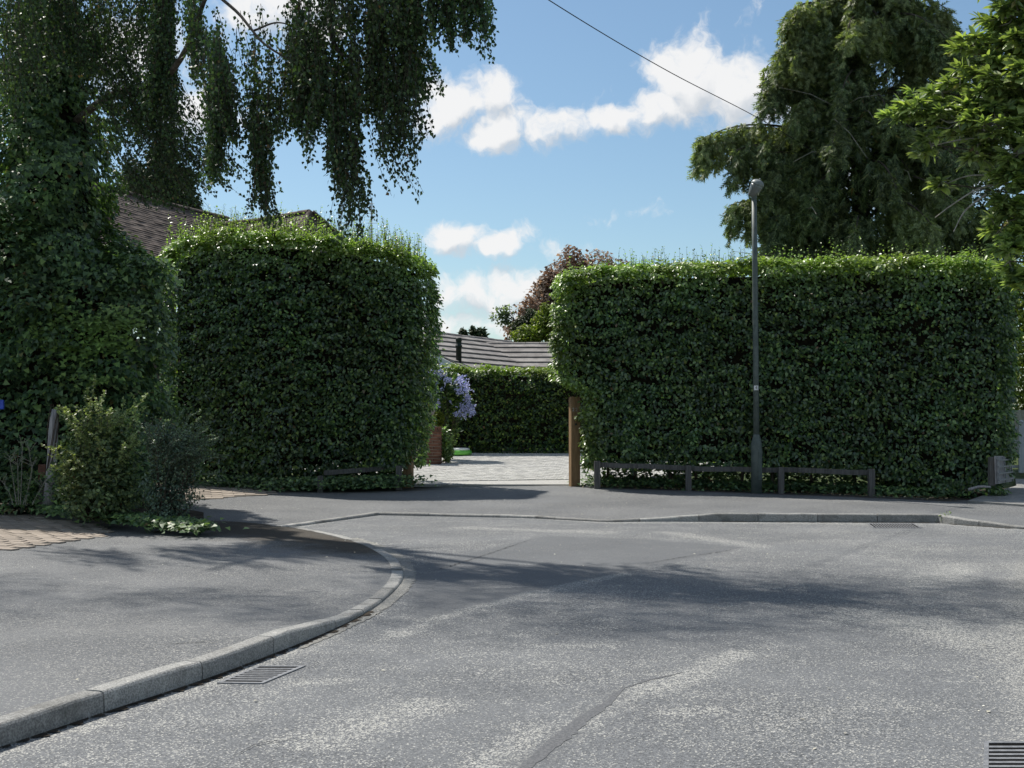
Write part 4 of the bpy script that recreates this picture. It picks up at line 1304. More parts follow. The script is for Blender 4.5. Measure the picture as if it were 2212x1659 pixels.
for a_pts in ([(1840, 330), (1640, 235), (1512, 300)], [(1840, 480), (1700, 400), (1600, 440)], [(1840, 250), (1730, 110), (1640, 195)],
              [(1850, 150), (1760, 30), (1690, 120)], [(1860, 560), (1760, 440), (1660, 490)], [(1860, 420), (1960, 260), (2110, 330)], [(1860, 300), (1960, 130), (2090, 210)],
              [(1860, 560), (2000, 430), (2150, 500)], [(1860, 620), (1760, 500), (1700, 545)], [(1860, 200), (1800, 30), (1735, 60)], [(1860, 90), (1780, -60), (1700, 30)], [(1870, 480), (1990, 350), (2090, 420)], [(1880, 200), (2010, 20), (2120, 110)], [(1880, 380), (2020, 210), (2150, 290)], [(1870, 100), (1960, -60), (2060, 40)], [(1850, 420), (1760, 300), (1690, 340)], [(1850, 330), (1780, 180), (1720, 235)], [(1840, 400), (1700, 270), (1590, 330)], [(1840, 440), (1720, 330), (1640, 385)], [(1860, 520), (1800, 400), (1730, 450)]):
    DD = [32, 31.2, 30.6]
    P0, P1, P2 = [px(x, y, D) for (x, y), D in zip(a_pts, DD)]
    for r in range(2):
        add_limb(P0, P1 + rng.normal(size=3) * .1, P2 + rng.normal(size=3) * .12, .05, 1.5, (.5, 1.35))
m = 4500
zz = rng.uniform(2.5, 14.5, m); aa = rng.uniform(0, 6.28, m)
rr = np.interp(zz, [2.5, 6, 9, 12, 15], [2.2, 2.2, 1.8, 1.3, .3]) * rng.random(m) ** .5
cp.append(np.c_[cx_ + np.cos(aa) * rr, cy_ + np.sin(aa) * rr, zz]); cn.append(rng.normal(size=(m, 3))); ct.append(rng.normal(size=(m, 3)) * .5 - np.array([0, 0, 1])); cs.append(rng.uniform(.25, .45, m)); cti.append(np.zeros(m))
cp = np.vstack(cp)
leaves('foliage', M['cyp'], cp, np.vstack(cn), np.vstack(ct), np.concatenate(cs), T_PLUME, cyp, np.concatenate(cti))
lm.build('limbs', M['bark'], cyp)
for i in range(90):
    z0 = rng.uniform(4, 10); a = rng.uniform(2.6, 6.6); rr = rng.uniform(1.0, 2.7)
    p0 = np.array([cx_ + math.cos(a) * rr, cy_ + math.sin(a) * rr, z0]); dd = np.array([rng.normal() * .5, rng.normal() * .3 - .2, -.3 + rng.normal() * .4])
    dead.tube([p0, p0 + dd * .5 + np.array([0, 0, .1]), p0 + dd * 1.1], [.012, .009, .004], 4, False)
dead.build('dead_twigs', M['paletwig'], cyp)['kind'] = 'stuff'
print('cypress leaves', len(cp))

# ------------------------------------------------------------------ broad-leaved tree at the right edge
lx, ly = 6.9, 10.2
lau = thing('broadleaf_tree', 'bright green broadleaf branches reaching in from the right edge', 'tree', (lx, ly, .12))
mb = MB(); mb.tube(smooth_line([(lx, ly, .05), (lx + .05, ly, 1.2), (lx - .1, ly, 2.4), (lx - .15, ly, 4.0), (lx - .1, ly + .1, 6.0)], 16), np.linspace(.16, .05, 16), 10)
mb.build('trunk', M['bark'], lau, True)
CL = [(2195, 30, 70, 10.0), (2140, 60, 45, 10.2), (2120, 150, 60, 10.0), (2190, 170, 75, 9.8), (1975, 228, 52, 10.1), (2035, 200, 50, 10.2), (2070, 262, 65, 10.0), (2150, 265, 75, 9.8),
      (2205, 330, 60, 9.7), (2010, 312, 40, 10.0), (2110, 330, 50, 9.9), (2190, 430, 50, 9.8), (2165, 490, 45, 9.9), (2205, 520, 55, 9.8), (2035, 395, 28, 10.0), (2180, 565, 30, 9.9), (1935, 250, 26, 10.2),
      (2075, 165, 35, 10.1), (2150, 110, 50, 10.1), (2210, 90, 60, 9.9), (2280, 250, 120, 10.0), (2330, 100, 150, 10.2), (2300, 450, 100, 10.0), (2260, -60, 120, 10.1), (2150, -60, 70, 10.1), (2420, 300, 160, 10.3), (2210, 600, 30, 9.9), (2100, 95, 45, 10.1), (2195, 235, 70, 9.9), (2195, 385, 60, 9.8), (2210, 470, 60, 9.8), (2130, 210, 55, 9.9), (2185, 530, 40, 9.8), (2010, 250, 40, 10.1)]
for k in range(80):   # the rest of its crown, off the picture
    q = np.array([rng.uniform(4.2, 8.2), rng.uniform(9.0, 11.6), rng.uniform(2.2, 6.2)])
    if q[0] / q[1] > .445:
        CL.append((1106 + q[0] / q[1] * FOC, 905 - (q[2] - EYE) / q[1] * FOC, rng.uniform(90, 140), q[1]))
lp, lnr, lt, lsz = [], [], [], []
br = MB()
boughs = MB()
hub = np.array([lx - .15, ly, 3.2])
for (x, y, r, D) in CL:
    c = px(x, y, D)
    start = np.array([lx - .1, ly, np.clip(c[2] - .7, 1.5, 5.5)])
    midp = start * .45 + c * .55 + np.array([0, 0, -.12])
    midp = midp + np.array([rng.normal() * .10, rng.normal() * .12, .22 + rng.normal() * .08])
    start = np.array([lx - .1, ly, np.clip(start[2] - .9 + rng.normal() * .3, 1.0, 5.0)])
    boughs.tube(smooth_line([start, start * .7 + midp * .3 + rng.normal(size=3) * .05, midp, c], 10), np.linspace(.020, .005, 10), 5, False)
    R = r / FOC * D
    nt = max(4, int(12 * (r / 50) ** 2)) if x < 2240 else 13
    for k in range(nt):
        v = rng.normal(size=3); v /= np.linalg.norm(v)
        tipp = c + v * np.array([R, R * 1.0, R * .75]) * rng.uniform(.45, 1.0)
        br.tube([c, (c + tipp) / 2 + rng.normal(size=3) * .02, tipp], [.006, .005, .003], 3, False)
        ax = unit(v + np.array([-.35, -.1, .35]))
        for q in range(22):
            tt = rng.random() ** .7
            base_p = c + (tipp - c) * (.55 + .45 * tt)
            d = unit(rng.normal(size=3) * .9 + ax * 1.0)
            lp.append(base_p); lt.append(d); lnr.append(np.array([0, -.2, 1.0]) + rng.normal(size=3) * .45); lsz.append(.112 * rng.uniform(.6, 1.15))
for pts in ([(2190, 395, 9.9), (2120, 405, 9.9), (2060, 440, 9.9), (2020, 470, 10)], [(2212, 350, 9.9), (2150, 375, 9.9), (2090, 380, 10), (2040, 398, 10)], [(2190, 300, 9.8), (2090, 300, 9.9), (2000, 318, 10)], [(2180, 210, 10), (2080, 225, 10), (1960, 240, 10.1)],
            [(2130, 420, 9.9), (2085, 455, 9.9), (2060, 500, 9.9)]):
    br.tube(smooth_line([px(*p) for p in pts], 12), np.linspace(.010, .003, 12), 5, False)
br.build('twigs', M['paletwig'], lau)
boughs.build('branches', M['bark'], lau)
lp = np.array(lp); lnr = np.array(lnr); lt = np.array(lt); lsz = np.array(lsz)
inview = (lp[:, 0] / lp[:, 1]) < 1106 / FOC * .985
order = np.argsort(np.where(inview, lp[:, 1] - lsz * 4, 99))
top300 = order[:300]; restl = order[300:]
ti = np.clip(rng.normal(.25, .3, len(lp)), 0, 1)
ra_ = restl[inview[restl]]; rb2 = restl[~inview[restl]]
leaves('foliage', M['laurel'], lp[ra_], lnr[ra_], lt[ra_], lsz[ra_], T_LANCE, lau, ti[ra_])
leaves('foliage', M['laurel'], lp[rb2], lnr[rb2], lt[rb2], lsz[rb2] * 1.1, T_OVAL, lau, ti[rb2])
shared = [leaf_mesh('leaf', np.zeros((1, 3)), np.array([[0, 0, 1.]]), np.array([[0, 1., 0]]), [1.0], T_LANCE, [tv]) for tv in (0, .2, .45, .8)]
for sm in shared:
    sm.materials.append(M['laurel'])
for i in top300:
    z = unit(lnr[i]); y = unit(lt[i] - (lt[i] @ z) * z); x = np.cross(y, z)
    o = bpy.data.objects.new('leaf', shared[int(np.argmin(abs(np.array((0, .2, .45, .8)) - ti[i])))])
    Mx = Matrix(((x[0], y[0], z[0], lp[i][0] - lx), (x[1], y[1], z[1], lp[i][1] - ly), (x[2], y[2], z[2], lp[i][2] - .12), (0, 0, 0, 1))) @ Matrix.Scale(lsz[i], 4)
    COL.objects.link(o); o.parent = lau
    o.matrix_local = Mx

# ------------------------------------------------------------------ far trees
def crown_tree(name, label, cat, base, blobs, n, leaf, mat, tmpl=T_BIRCH, trunk_r=.25, tintm=.05, spiky=False, barkm='bark'):
    base = np.array(base, float)
    root = thing(name, label, cat, base)
    tot = sum(b[3] * b[5] for b in blobs)
    P, Nn = [], []
    mb = MB()
    topz = max(b[2] for b in blobs)
    mb.tube(smooth_line([base, base + (np.array([np.mean([b[0] for b in blobs]), np.mean([b[1] for b in blobs]), topz]) - base) * .5 + rng.normal(size=3) * .1, (np.mean([b[0] for b in blobs]), np.mean([b[1] for b in blobs]), topz)], 10), np.linspace(trunk_r, .04, 10), 8)
    for (x, y, z, rx, ry, rz) in blobs:
        k = int(n * rx * rz / tot)
        v = unit(rng.normal(size=(k, 3)))
        # clumps
        cl = unit(rng.normal(size=(26, 3)))
        which = rng.integers(0, 26, k)
        v = unit(v * .75 + cl[which] * .75)
        rad = rng.random(k) ** .35 * (1 + .18 * wave(v, (1.2, 1.2, 1.2)))
        P.append(np.c_[x + v[:, 0] * rx * rad, y + v[:, 1] * ry * rad, z + v[:, 2] * rz * rad]); Nn.append(v)
        mb.tube(smooth_line([base + (np.array([x, y, z]) - base) * .45 * np.array([.3, .3, 1]), np.array([x, y, z]) * .6 + base * .4 * np.array([1, 1, 1]) , (x, y, z)], 6), np.linspace(trunk_r * .4, .03, 6), 5, False)
    mb.build('trunk', M[barkm], root, True)
    P = np.vstack(P); Nn = np.vstack(Nn)
    k = len(P)
    leaves('crown', mat, P, Nn * .6 + np.array([0, 0, .5]) + rng.normal(size=(k, 3)) * .6, Nn * .3 + rng.normal(size=(k, 3)) * .6 - np.array([0, 0, .5]), leaf * rng.uniform(.6, 1.3, k), tmpl, root, np.clip(rng.normal(tintm, .15, k), 0, 1))
    return root

def pb(x, y, D, rx, ry):
    p = px(x, y, D); return (p[0], p[1], p[2], rx / FOC * D, rx / FOC * D, ry / FOC * D)
crown_tree('copper_beech', 'reddish brown copper beech beyond the bungalow roof', 'tree', ((1190 - 1106) / FOC * 62, 62, .6),
           [pb(1195, 655, 62, 52, 62), pb(1150, 685, 61, 36, 42), pb(1238, 600, 63, 46, 62), pb(1115, 715, 61, 26, 20), pb(1300, 640, 63, 80, 90), pb(1190, 610, 62, 26, 30)], 17000, .19, M['copper'], trunk_r=.35)
crown_tree('garden_tree', 'yellow green tree in front of the copper beech, against the right hedge', 'tree', ((1190 - 1106) / FOC * 52, 52, .6),
           [pb(1185, 700, 52, 32, 40), pb(1140, 726, 52, 32, 22), pb(1215, 690, 52, 30, 44)], 12000, .11, M['lime'], trunk_r=.15)
crown_tree('garden_tree', 'dull green shrub between the copper beech and the bungalow ridge', 'tree', ((1125 - 1106) / FOC * 54, 54, .6),
           [pb(1128, 712, 54, 24, 26), pb(1150, 700, 54, 22, 30)], 6000, .11, M['pine'], trunk_r=.12)
gs = thing('garden_tree', 'thin grey green sprays standing out left of the copper beech', 'tree', ((1150 - 1106) / FOC * 57.5, 57.5, .6))
mb = MB(); mb.tube(smooth_line([np.array(gs.location), px(1148, 800, 57.5), px(1135, 720, 57.5), px(1105, 685, 57.5)], 14), np.linspace(.09, .03, 14), 6); mb.build('trunk', M['bark'], gs, True)
P, T_, mb = [], [], MB()
for (x0, y0, x1, y1) in ((1120, 700, 1056, 688), (1118, 698, 1062, 674), (1115, 695, 1074, 664), (1112, 692, 1092, 662), (1118, 702, 1070, 699), (1116, 700, 1086, 700), (1110, 690, 1084, 676), (1112, 694, 1066, 682)):
    C = smooth_line([px(x0, y0, 57.5), px((x0 + x1) / 2, (y0 + y1) / 2 - 5, 57.5), px(x1, y1, 57.5)], 12); mb.tube(C, np.linspace(.02, .006, 12), 4, False)
    for q in range(42):
        t = .35 + .65 * rng.random(); P.append(C[int(t * 11)] + rng.normal(size=3) * .085); T_.append(C[-1] - C[0] + rng.normal(size=3) * .6 - np.array([0, 0, .4]))
mb.build('twigs', M['twig'], gs)
k = len(P); leaves('crown', M['grey'], np.array(P), rng.normal(size=(k, 3)) + np.array([0, 0, .5]), np.array(T_), rng.uniform(.09, .20, k), T_BIRCH, gs, np.clip(rng.normal(.1, .2, k), 0, 1))
for (x, ytop, w_, lab) in ((1000, 712, 12, 'small dark conifer tip above the bungalow roof, leftmost of three'), (1024, 708, 10, 'small dark conifer tip above the bungalow roof, middle of three'), (1040, 709, 13, 'small dark conifer tip above the bungalow roof, rightmost of three')):
    crown_tree('conifer', lab, 'tree', ((x - 1106) / FOC * 80, 80, .6), [pb(x, ytop + 12, 80, w_ * .8, 13), pb(x, ytop + 40, 80, w_ * 1.3, 34), pb(x - 4, ytop + 8, 80, 4, 9), pb(x + 5, ytop + 10, 80, 4, 8)], 2200, .2, M['pine'], T_STRIP, .1)['group'] = 'conifer tips over the roof'
crown_tree('conifer', 'bushy conifer behind the tiled roof at the left', 'tree', ((375 - 1106) / FOC * 46, 46, .6),
           [pb(370, 400, 46, 52, 46), pb(350, 350, 46, 30, 50), pb(400, 440, 46, 36, 30), pb(300, 420, 46, 50, 70)], 15000, .16, M['pine'], T_STRIP, .2)
crown_tree('garden_tree', 'sunlit pale green tree glimpsed past the right end of the hedge', 'tree', (14.5, 38, .5),
           [(14.6, 38, 4.2, 1.5, 1.5, 2.6), (15.6, 37.5, 2.8, 1.6, 1.4, 2.0), (13.9, 38.2, 2.4, .7, .8, 1.3), (16.5, 38, 6, 2, 2, 2.5)], 15000, .12, M['lime'], trunk_r=.2)
crown_tree('garden_tree', 'dark tree mass behind the cypress at the right edge', 'tree', (14.8, 41, .5),
           [(14.2, 41, 7.6, 2.0, 2, 3.0), (16.2, 41, 5.6, 2.2, 2, 3.2), (12.6, 41.5, 6.0, 1.4, 1.6, 2.0), (14.5, 41, 11, 2.2, 2, 3)], 14000, .15, M['pine'], trunk_r=.3)
# ------------------------------------------------------------------ houses
def roof_slope(parent, A, B, A2, B2, n, thick, mat, sag=0.0, seg=14, lap=0.25, jit=.002, name='tile_course'):
    """A-B ridge, A2-B2 eaves; one mesh per course of tiles, lower edge thick and proud"""
    A, B, A2, B2 = [np.array(p, float) for p in (A, B, A2, B2)]
    nrm = np.cross(B - A, A2 - A); nrm /= np.linalg.norm(nrm)
    if nrm[2] < 0: nrm = -nrm
    for i in range(n):
        t0 = max(0, (i - lap) / n); t1 = (i + 1) / n
        s = np.linspace(0, 1, seg)
        sg = -sag * np.sin(s * math.pi) * (1 - .5 * t1)
        j = rng.normal(size=seg) * jit
        top = (A + (B - A) * s[:, None]) * (1 - t0) + (A2 + (B2 - A2) * s[:, None]) * t0
        bot = (A + (B - A) * s[:, None]) * (1 - t1) + (A2 + (B2 - A2) * s[:, None]) * t1
        top = top + np.array([0, 0, 1]) * sg[:, None] + nrm * .002
        bot = bot + np.array([0, 0, 1]) * sg[:, None]
        bu = bot + nrm * (thick + j)[:, None]
        bl = bot - nrm * .004
        V = np.vstack([top, bu, bl])
        F = []
        for k in range(seg - 1):
            F.append((k, k + 1, seg + k + 1, seg + k)); F.append((seg + k, seg + k + 1, 2 * seg + k + 1, 2 * seg + k))
        F.append((0, seg, 2 * seg)); F.append((seg - 1, 3 * seg - 1, 2 * seg - 1))
        mesh_obj(name, V, F, mat, parent)

def ridge_tiles(parent, A, B, r, mat, length=.45, sag=0.0, name='ridge_tile'):
    A, B = np.array(A, float), np.array(B, float)
    ln = np.linalg.norm(B - A); d = (B - A) / ln
    n = int(ln / length)
    side = np.cross(d, [0, 0, 1]); side /= np.linalg.norm(side); up = np.cross(side, d)
    for i in range(n):
        t = (i + .5) / n
        c = A + (B - A) * t + np.array([0, 0, -sag * math.sin(t * math.pi) + rng.normal() * .003])
        vs, fs = [], []
        for e, rr in ((-.5, r), (.52, r * .95)):
            for k in range(7):
                an = math.pi * k / 6
                vs.append(c + d * e * length + side * math.cos(an) * rr + up * (math.sin(an) * rr * .8 - rr * .35))
        for k in range(6):
            fs.append((k, k + 1, 8 + k, 7 + k))
        fs.append(tuple(range(6, -1, -1))); fs.append(tuple(range(7, 14)))
        mesh_obj(name, vs, fs, mat, parent)

bung = thing('bungalow', 'low bungalow with grey concrete tile roof beyond the end hedge', 'house', (0, 44, .6))
# front slope facing the gateway
zr = 1.6 + 163 * 44 / FOC
A = (-1.9, 44, zr); B = (5.2, 44, zr)
def underlay(parent, slopes):
    V, F = [], []
    for q in slopes:
        k = len(V)
        V += [np.array(p, float) - np.array([0, 0, .05]) for p in (q[0], q[1], q[3], q[2])]
        V += [np.array(p, float) - np.array([0, 0, .09]) for p in (q[0], q[1], q[3], q[2])]
        F += [(k, k + 1, k + 2, k + 3), (k + 7, k + 6, k + 5, k + 4)] + [(k + e, k + 4 + e, k + 4 + (e + 1) % 4, k + (e + 1) % 4) for e in range(4)]
    return mesh_obj('roof', V, F, M['bark'], parent)
roof = underlay(bung, [(A, B, (-2.4, 41.6, zr - 1.12), (5.2, 41.6, zr - 1.12)), (A, B, (-1.9, 46.4, zr - 1.1), (5.2, 46.4, zr - 1.1))])
roof_slope(roof, A, B, (-2.4, 41.6, zr - 1.12), (5.2, 41.6, zr - 1.12), 6, .060, M['contile'], .0, 24)
va, vb = np.array(A) + np.array([0, 0, .04]), np.array((-2.4, 41.6, zr - 1.12)) + np.array([0, 0, .05])
vl = np.linspace(va, vb, 12); mb = MB(); mb.tube(vl + rng.normal(size=vl.shape) * .006, .055, 5); mb.build('valley_mortar', M['mortar'], roof)
ridge_tiles(roof, A, B, .11, M['contile'], .45)
mb = MB(); mb.box((1.6, 44.2, (zr - 1.3 + .6) / 2), (3.7, 2.3, (zr - 1.3 - .6) / 2)); mb.build('wall', M['render'], bung)
roof_slope(roof, A, B, (-1.9, 46.4, zr - 1.1), (5.2, 46.4, zr - 1.1), 4, .04, M['contile'])
# wing with its gable towards the drive
ra = px(830, 706, 39.0); rb_ = np.array([-.05, 46.6, ra[2]])
rd = (rb_ - ra); rd[2] = 0; rd /= np.linalg.norm(rd)
pr = np.array([rd[1], -rd[0], 0])
ea = ra + pr * 3.25 + np.array([0, 0, -1.52]); eb = rb_ + pr * 3.25 + np.array([0, 0, -1.52])
wing = underlay(bung, [(ra, rb_, ea, eb), (ra, rb_, ra - pr * 3.25 + np.array([0, 0, -1.52]), rb_ - pr * 3.25 + np.array([0, 0, -1.52]))])
roof_slope(wing, ra, rb_, ea, eb, 8, .062, M['contile'], .0, 20)
ea2 = ra - pr * 3.25 + np.array([0, 0, -1.52]); eb2 = rb_ - pr * 3.25 + np.array([0, 0, -1.52])
roof_slope(wing, ra, rb_, ea2, eb2, 10, .045, M['contile'], .01, 8)
ridge_tiles(wing, ra, rb_, .11, M['contile'], .45)
def board(parent, a, b, h, th, mat, name):
    a, b = np.array(a, float), np.array(b, float)
    d = b - a; d /= np.linalg.norm(d)
    nn = np.cross(d, [0, 0, 1]); nn /= np.linalg.norm(nn)
    upv = np.cross(nn, d)
    c = (a + b) / 2
    mb = MB(); mb.box(c, (np.linalg.norm(b - a) / 2, th / 2, h / 2), [d, nn, upv]); return mb.build(name, mat, parent)
off = -rd * .06 + np.array([0, 0, -.13])
board(bung, ra + off, ea + off, .20, .03, M['barge'], 'barge_board')
board(bung, ra + off, ea2 + off, .20, .03, M['barge'], 'barge_board')
gi = rd * .12
V = [ra + gi - np.array([0, 0, .1]), ea + gi - pr * .25 - np.array([0, 0, .05]), ea2 + gi + pr * .25 - np.array([0, 0, .05])]
base_z = .5
lw = [V[1] * np.array([1, 1, 0]) + np.array([0, 0, base_z]), V[2] * np.array([1, 1, 0]) + np.array([0, 0, base_z])]
gv = [V[0], V[1], lw[0], lw[1], V[2]]
gb = [p + rd * .2 for p in gv]
mesh_obj('gable_wall', gv + gb, [(0, 1, 2, 3, 4), (9, 8, 7, 6, 5)] + [(k, (k + 1) % 5, 5 + (k + 1) % 5, 5 + k) for k in range(5)], M['redbrick'], bung)
vp = px(991, 777, 38.25)
mb = MB(); mb.lathe([(.085, -.15), (.085, .38), (.105, .385), (.105, .43), (.085, .44), (.085, .56), (.095, .565), (.095, .64), (.07, .66), (.02, .665)], vp + np.array([0, 0, 0.0]), 14)
mb.build('vent_pipe', M['vent'], wing, True)

lh = thing('tiled_house', 'old house with a sagging brown clay tile roof, behind the left hedge', 'house', (-11, 42, .6))
h1 = px(225, 395, 38.0); 
h2z = h1[2]; D2 = FOC * (h2z - EYE) / (905 - 470.0)
h2 = np.array([(490 - 1106) / FOC * D2, D2, h2z])
hd = h2 - h1; hd /= np.linalg.norm(hd); hp = np.array([hd[1], -hd[0], 0])
h0 = h1 - hd * 3.0
lroof = underlay(lh, [(h0, h2, h0 + hp * 3.0 + np.array([0, 0, -3.3]), h2 + hp * 3.0 + np.array([0, 0, -3.3])), (h0, h2, h0 - hp * 3.0 + np.array([0, 0, -3.3]), h2 - hp * 3.0 + np.array([0, 0, -3.3]))])
lroof.data.transform(Matrix.Translation((0, 0, -.12)))
roof_slope(lroof, h0, h2, h0 + hp * 3.0 + np.array([0, 0, -3.2]), h2 + hp * 3.0 + np.array([0, 0, -3.2]), 42, .018, M['claytile'], .10, 30, .3, .006)
roof_slope(lroof, h0, h2, h0 - hp * 3.0 + np.array([0, 0, -3.2]), h2 - hp * 3.0 + np.array([0, 0, -3.2]), 12, .03, M['claytile'], .10, 8)
ridge_tiles(lroof, h0, h2, .13, M['claytile'], .42, .10)
k1 = px(560, 472, 41); k2 = px(668, 453, 39.6); k1[2] = k2[2] = (k1[2] + k2[2]) / 2
k1 = k1 + (k1 - k2) * .9
lr2 = underlay(lh, [(k1, k2, k1 + np.array([-.4, -2.2, -2.5]), k2 + np.array([-.2, -2.2, -2.5]))])
lr2.data.transform(Matrix.Translation((0, 0, -.1)))
roof_slope(lr2, k1, k2, k1 + np.array([-.4, -2.2, -2.4]), k2 + np.array([-.2, -2.2, -2.4]), 26, .018, M['claytile'], .06, 20, .3)
roof_slope(lr2, k2, k2 + np.array([.02, .02, 0]), k2 + np.array([-.2, -2.2, -2.4]), k2 + np.array([2.9, 1.2, -2.4]), 22, .018, M['claytile'], .0, 12, .3)
ridge_tiles(lr2, k1, k2, .12, M['claytile'], .42, .05)
ridge_tiles(lr2, k2 + np.array([.1, .05, -.02]), k2 + np.array([2.9, 1.2, -2.35]), .12, M['claytile'], .42)
ridge_tiles(lr2, k2, k2 + np.array([-.2, -2.2, -2.35]), .10, M['claytile'], .42)
mb = MB(); mb.box((-11.5, 41.5, 2.2), (4.5, 2.6, 1.7), [hd, np.cross([0, 0, 1], hd), np.array([0, 0, 1])]); mb.build('wall', M['render'], lh)
mb = MB(); mb.box((-7.6, 41.0, 2.4), (1.7, 1.0, 1.9)); mb.build('wall', M['render'], lh)

an = thing('tv_aerial', 'thin television aerial in the sky between the birch and left hedge', 'aerial', tuple(px(801, 900, 48)))
p0 = px(803, 900, 48); p0[2] = .6; p1 = px(803, 436, 48)
mb = MB(); mb.tube([p0, p1], .02, 6); mb.build('mast', M['alu'], an)
mb = MB(); b0 = px(800, 440, 47.7); b1 = px(803, 482, 48.3); mb.tube([b0, b1], .012, 6); mb.build('boom', M['alu'], an)
for k in range(7):
    c = b0 + (b1 - b0) * k / 6
    mb = MB(); mb.tube([c - np.array([.15 + .01 * k, 0, 0]), c + np.array([.15 + .01 * k, 0, 0])], .009, 5); mb.build('element', M['alu'], an)

# ------------------------------------------------------------------ gateway
def post(name, label, xl, xr, ytop, ybase, D, side_w=None, rot=0.0, mat='post', parts=True):
    c = px((xl + xr) / 2, ybase, D); top = px((xl + xr) / 2, ytop, D)
    w = (xr - xl) / FOC * D
    h = top[2] - c[2]
    t_ = thing(name, label, 'gate post', c)
    a = rot
    ax = [np.array([math.cos(a), math.sin(a), 0]), np.array([-math.sin(a), math.cos(a), 0]), np.array([0, 0, 1])]
    hw = w / (2 * (abs(math.cos(a)) + abs(math.sin(a))))
    mb = MB(); mb.bevel_box(c + np.array([0, 0, h / 2 - .05]), (hw, hw, h / 2 + .05), .008, ax)
    shaft = mb.build('shaft', M[mat], t_)
    return t_, c, ax, hw, h, shaft
gp, gc, gax, ghw, gh, gshaft = post('gate_post', 'square brown wooden gate post numbered 22, right of the gateway', 1229, 1253, 857, 1049, 26.35, rot=math.radians(13))
def text_mesh(name, s, size, loc, ax, mat, parent, ext=.002):
    cu = bpy.data.curves.new(name, 'FONT')
    cu.body = s; cu.size = size; cu.extrude = ext; cu.align_x = 'CENTER'; cu.align_y = 'CENTER'
    o = bpy.data.objects.new(name, cu)
    COL.objects.link(o)
    dg = bpy.context.evaluated_depsgraph_get()
    me = bpy.data.meshes.new_from_object(o.evaluated_get(dg))
    bpy.data.objects.remove(o)
    x, y, z = [Vector(v) for v in ax]
    me.transform(Matrix(((x[0], y[0], z[0], loc[0]), (x[1], y[1], z[1], loc[1]), (x[2], y[2], z[2], loc[2]), (0, 0, 0, 1))))
    me.materials.clear()
    return link_mesh(name, me, mat, parent)
fr = -gax[1]
for k, dx in enumerate((-.033, .033)):
    text_mesh('digit', '2', .10, gc + np.array([0, 0, gh - .27]) + fr * (ghw + .002) + gax[0] * (dx - .02), (gax[0], np.array([0, 0, 1.]), fr), M['silver'], gshaft)
mb = MB(); mb.lathe([(.022, 0), (.022, .012), (.014, .02), (.0, .022)], gc + np.array([0, 0, gh - .57]) + fr * ghw, 10, Matrix(((gax[0][0], 0, fr[0]), (gax[0][1], 0, fr[1]), (0, 1, 0)))); mb.build('bolt', M['vent'], gshaft)
gp2 = post('gate_post', 'short stub of brown gate post below the left hedge, left of the gateway', 871, 893, 985, 1049, 26.55, rot=math.radians(-10))[0]

def rail_fence(name, label, posts, rails, parent_loc):
    t_ = thing(name, label, 'fence', parent_loc)
    for (x, ybase, ytop, D, w) in posts:
        c = px(x, ybase, D); h = (ybase - ytop) / FOC * D
        ww = w / FOC * D / 2
        mb = MB(); mb.bevel_box(c + np.array([0, 0, h / 2 - .05]), (ww, ww, h / 2 + .05), .006); mb.build('post', M['greywood'], t_)
    for (x0, y0, D0, x1, y1, D1) in rails:
        a, b = px(x0, y0, D0), px(x1, y1, D1)
        n_ = 5
        line = np.linspace(a, b, n_)
        line[:, 2] += rng.normal(size=n_) * .006
        vs, fs = [], []
        for p in line:
            for dy, dz in ((-.022, -.048), (.022, -.048), (.022, .048), (-.022, .048)):
                vs.append(p + np.array([0, dy, dz]))
        for i in range(n_ - 1):
            for k in range(4):
                fs.append((i * 4 + k, i * 4 + (k + 1) % 4, i * 4 + 4 + (k + 1) % 4, i * 4 + 4 + k))
        fs.append((3, 2, 1, 0)); fs.append(tuple((n_ - 1) * 4 + k for k in range(4)))
        mesh_obj('rail', vs, fs, M['greywood'], t_)
    return t_
rail_fence('post_and_rail_fence', 'low weathered post and rail fence under the right hedge', [(1290, 1051, 996, 25.62, 13), (1487, 1059, 1005, 25.1, 12), (1687, 1065, 1009, 24.6, 12), (1882, 1071, 1013, 24.15, 13)],
           [(1297, 1004, 25.70, 1490, 1011, 25.2), (1484, 1012, 25.2, 1690, 1016, 24.7), (1684, 1015, 24.7, 1886, 1022, 24.25)], tuple(px(1580, 1062, 25.2)))
rail_fence('post_and_rail_fence', 'low weathered post and rail fence half hidden under the left hedge', [(692, 1061, 1028, 25.35, 11), (862, 1054, 1006, 25.9, 13)],
           [(700, 1022, 25.75, 850, 1010, 26.1)], tuple(px(780, 1058, 25.6)))

# ------------------------------------------------------------------ street lamp
lc = px(1634, 1068, 24.6)
lampo = thing('street_lamp', 'slim grey green street lamp on the far footway, marked 4', 'street lamp', lc)
H = px(1634, 424, 24.6)[2] - lc[2]
lean = Vector((-.045 / 6, 0, 1))
mb = MB(); mb.lathe([(.105, -.05), (.105, 0.99), (.098, 1.02), (.070, 1.12), (.064, 1.16)], lc, 20); basesec = mb.build('base_section', M['lamp'], lampo, True)
mb = MB(); mb.tube([lc + np.array([0, 0, 1.1]), lc + np.array([-.012, 0, 2.5]), lc + np.array([-.028, 0, 4.4]), lc + np.array([-.045, 0, H])], [.060, .057, .053, .049], 18); mb.build('column', M['lamp'], lampo, True)
da = math.radians(-58)
dv = np.array([math.cos(da), math.sin(da), 0]); dt = np.array([-dv[1], dv[0], 0])
mb = MB(); mb.bevel_box(lc + dv * .100 + np.array([0, 0, .58]), (.045, .012, .30), .006, [dt, dv, np.array([0, 0, 1])]); mb.build('access_door', M['lamp'], basesec)
hd_ = lc + np.array([-.045, 0, H])
R_ = Matrix.Rotation(math.radians(24), 3, 'Y') @ Matrix.Rotation(math.radians(12), 3, 'X')
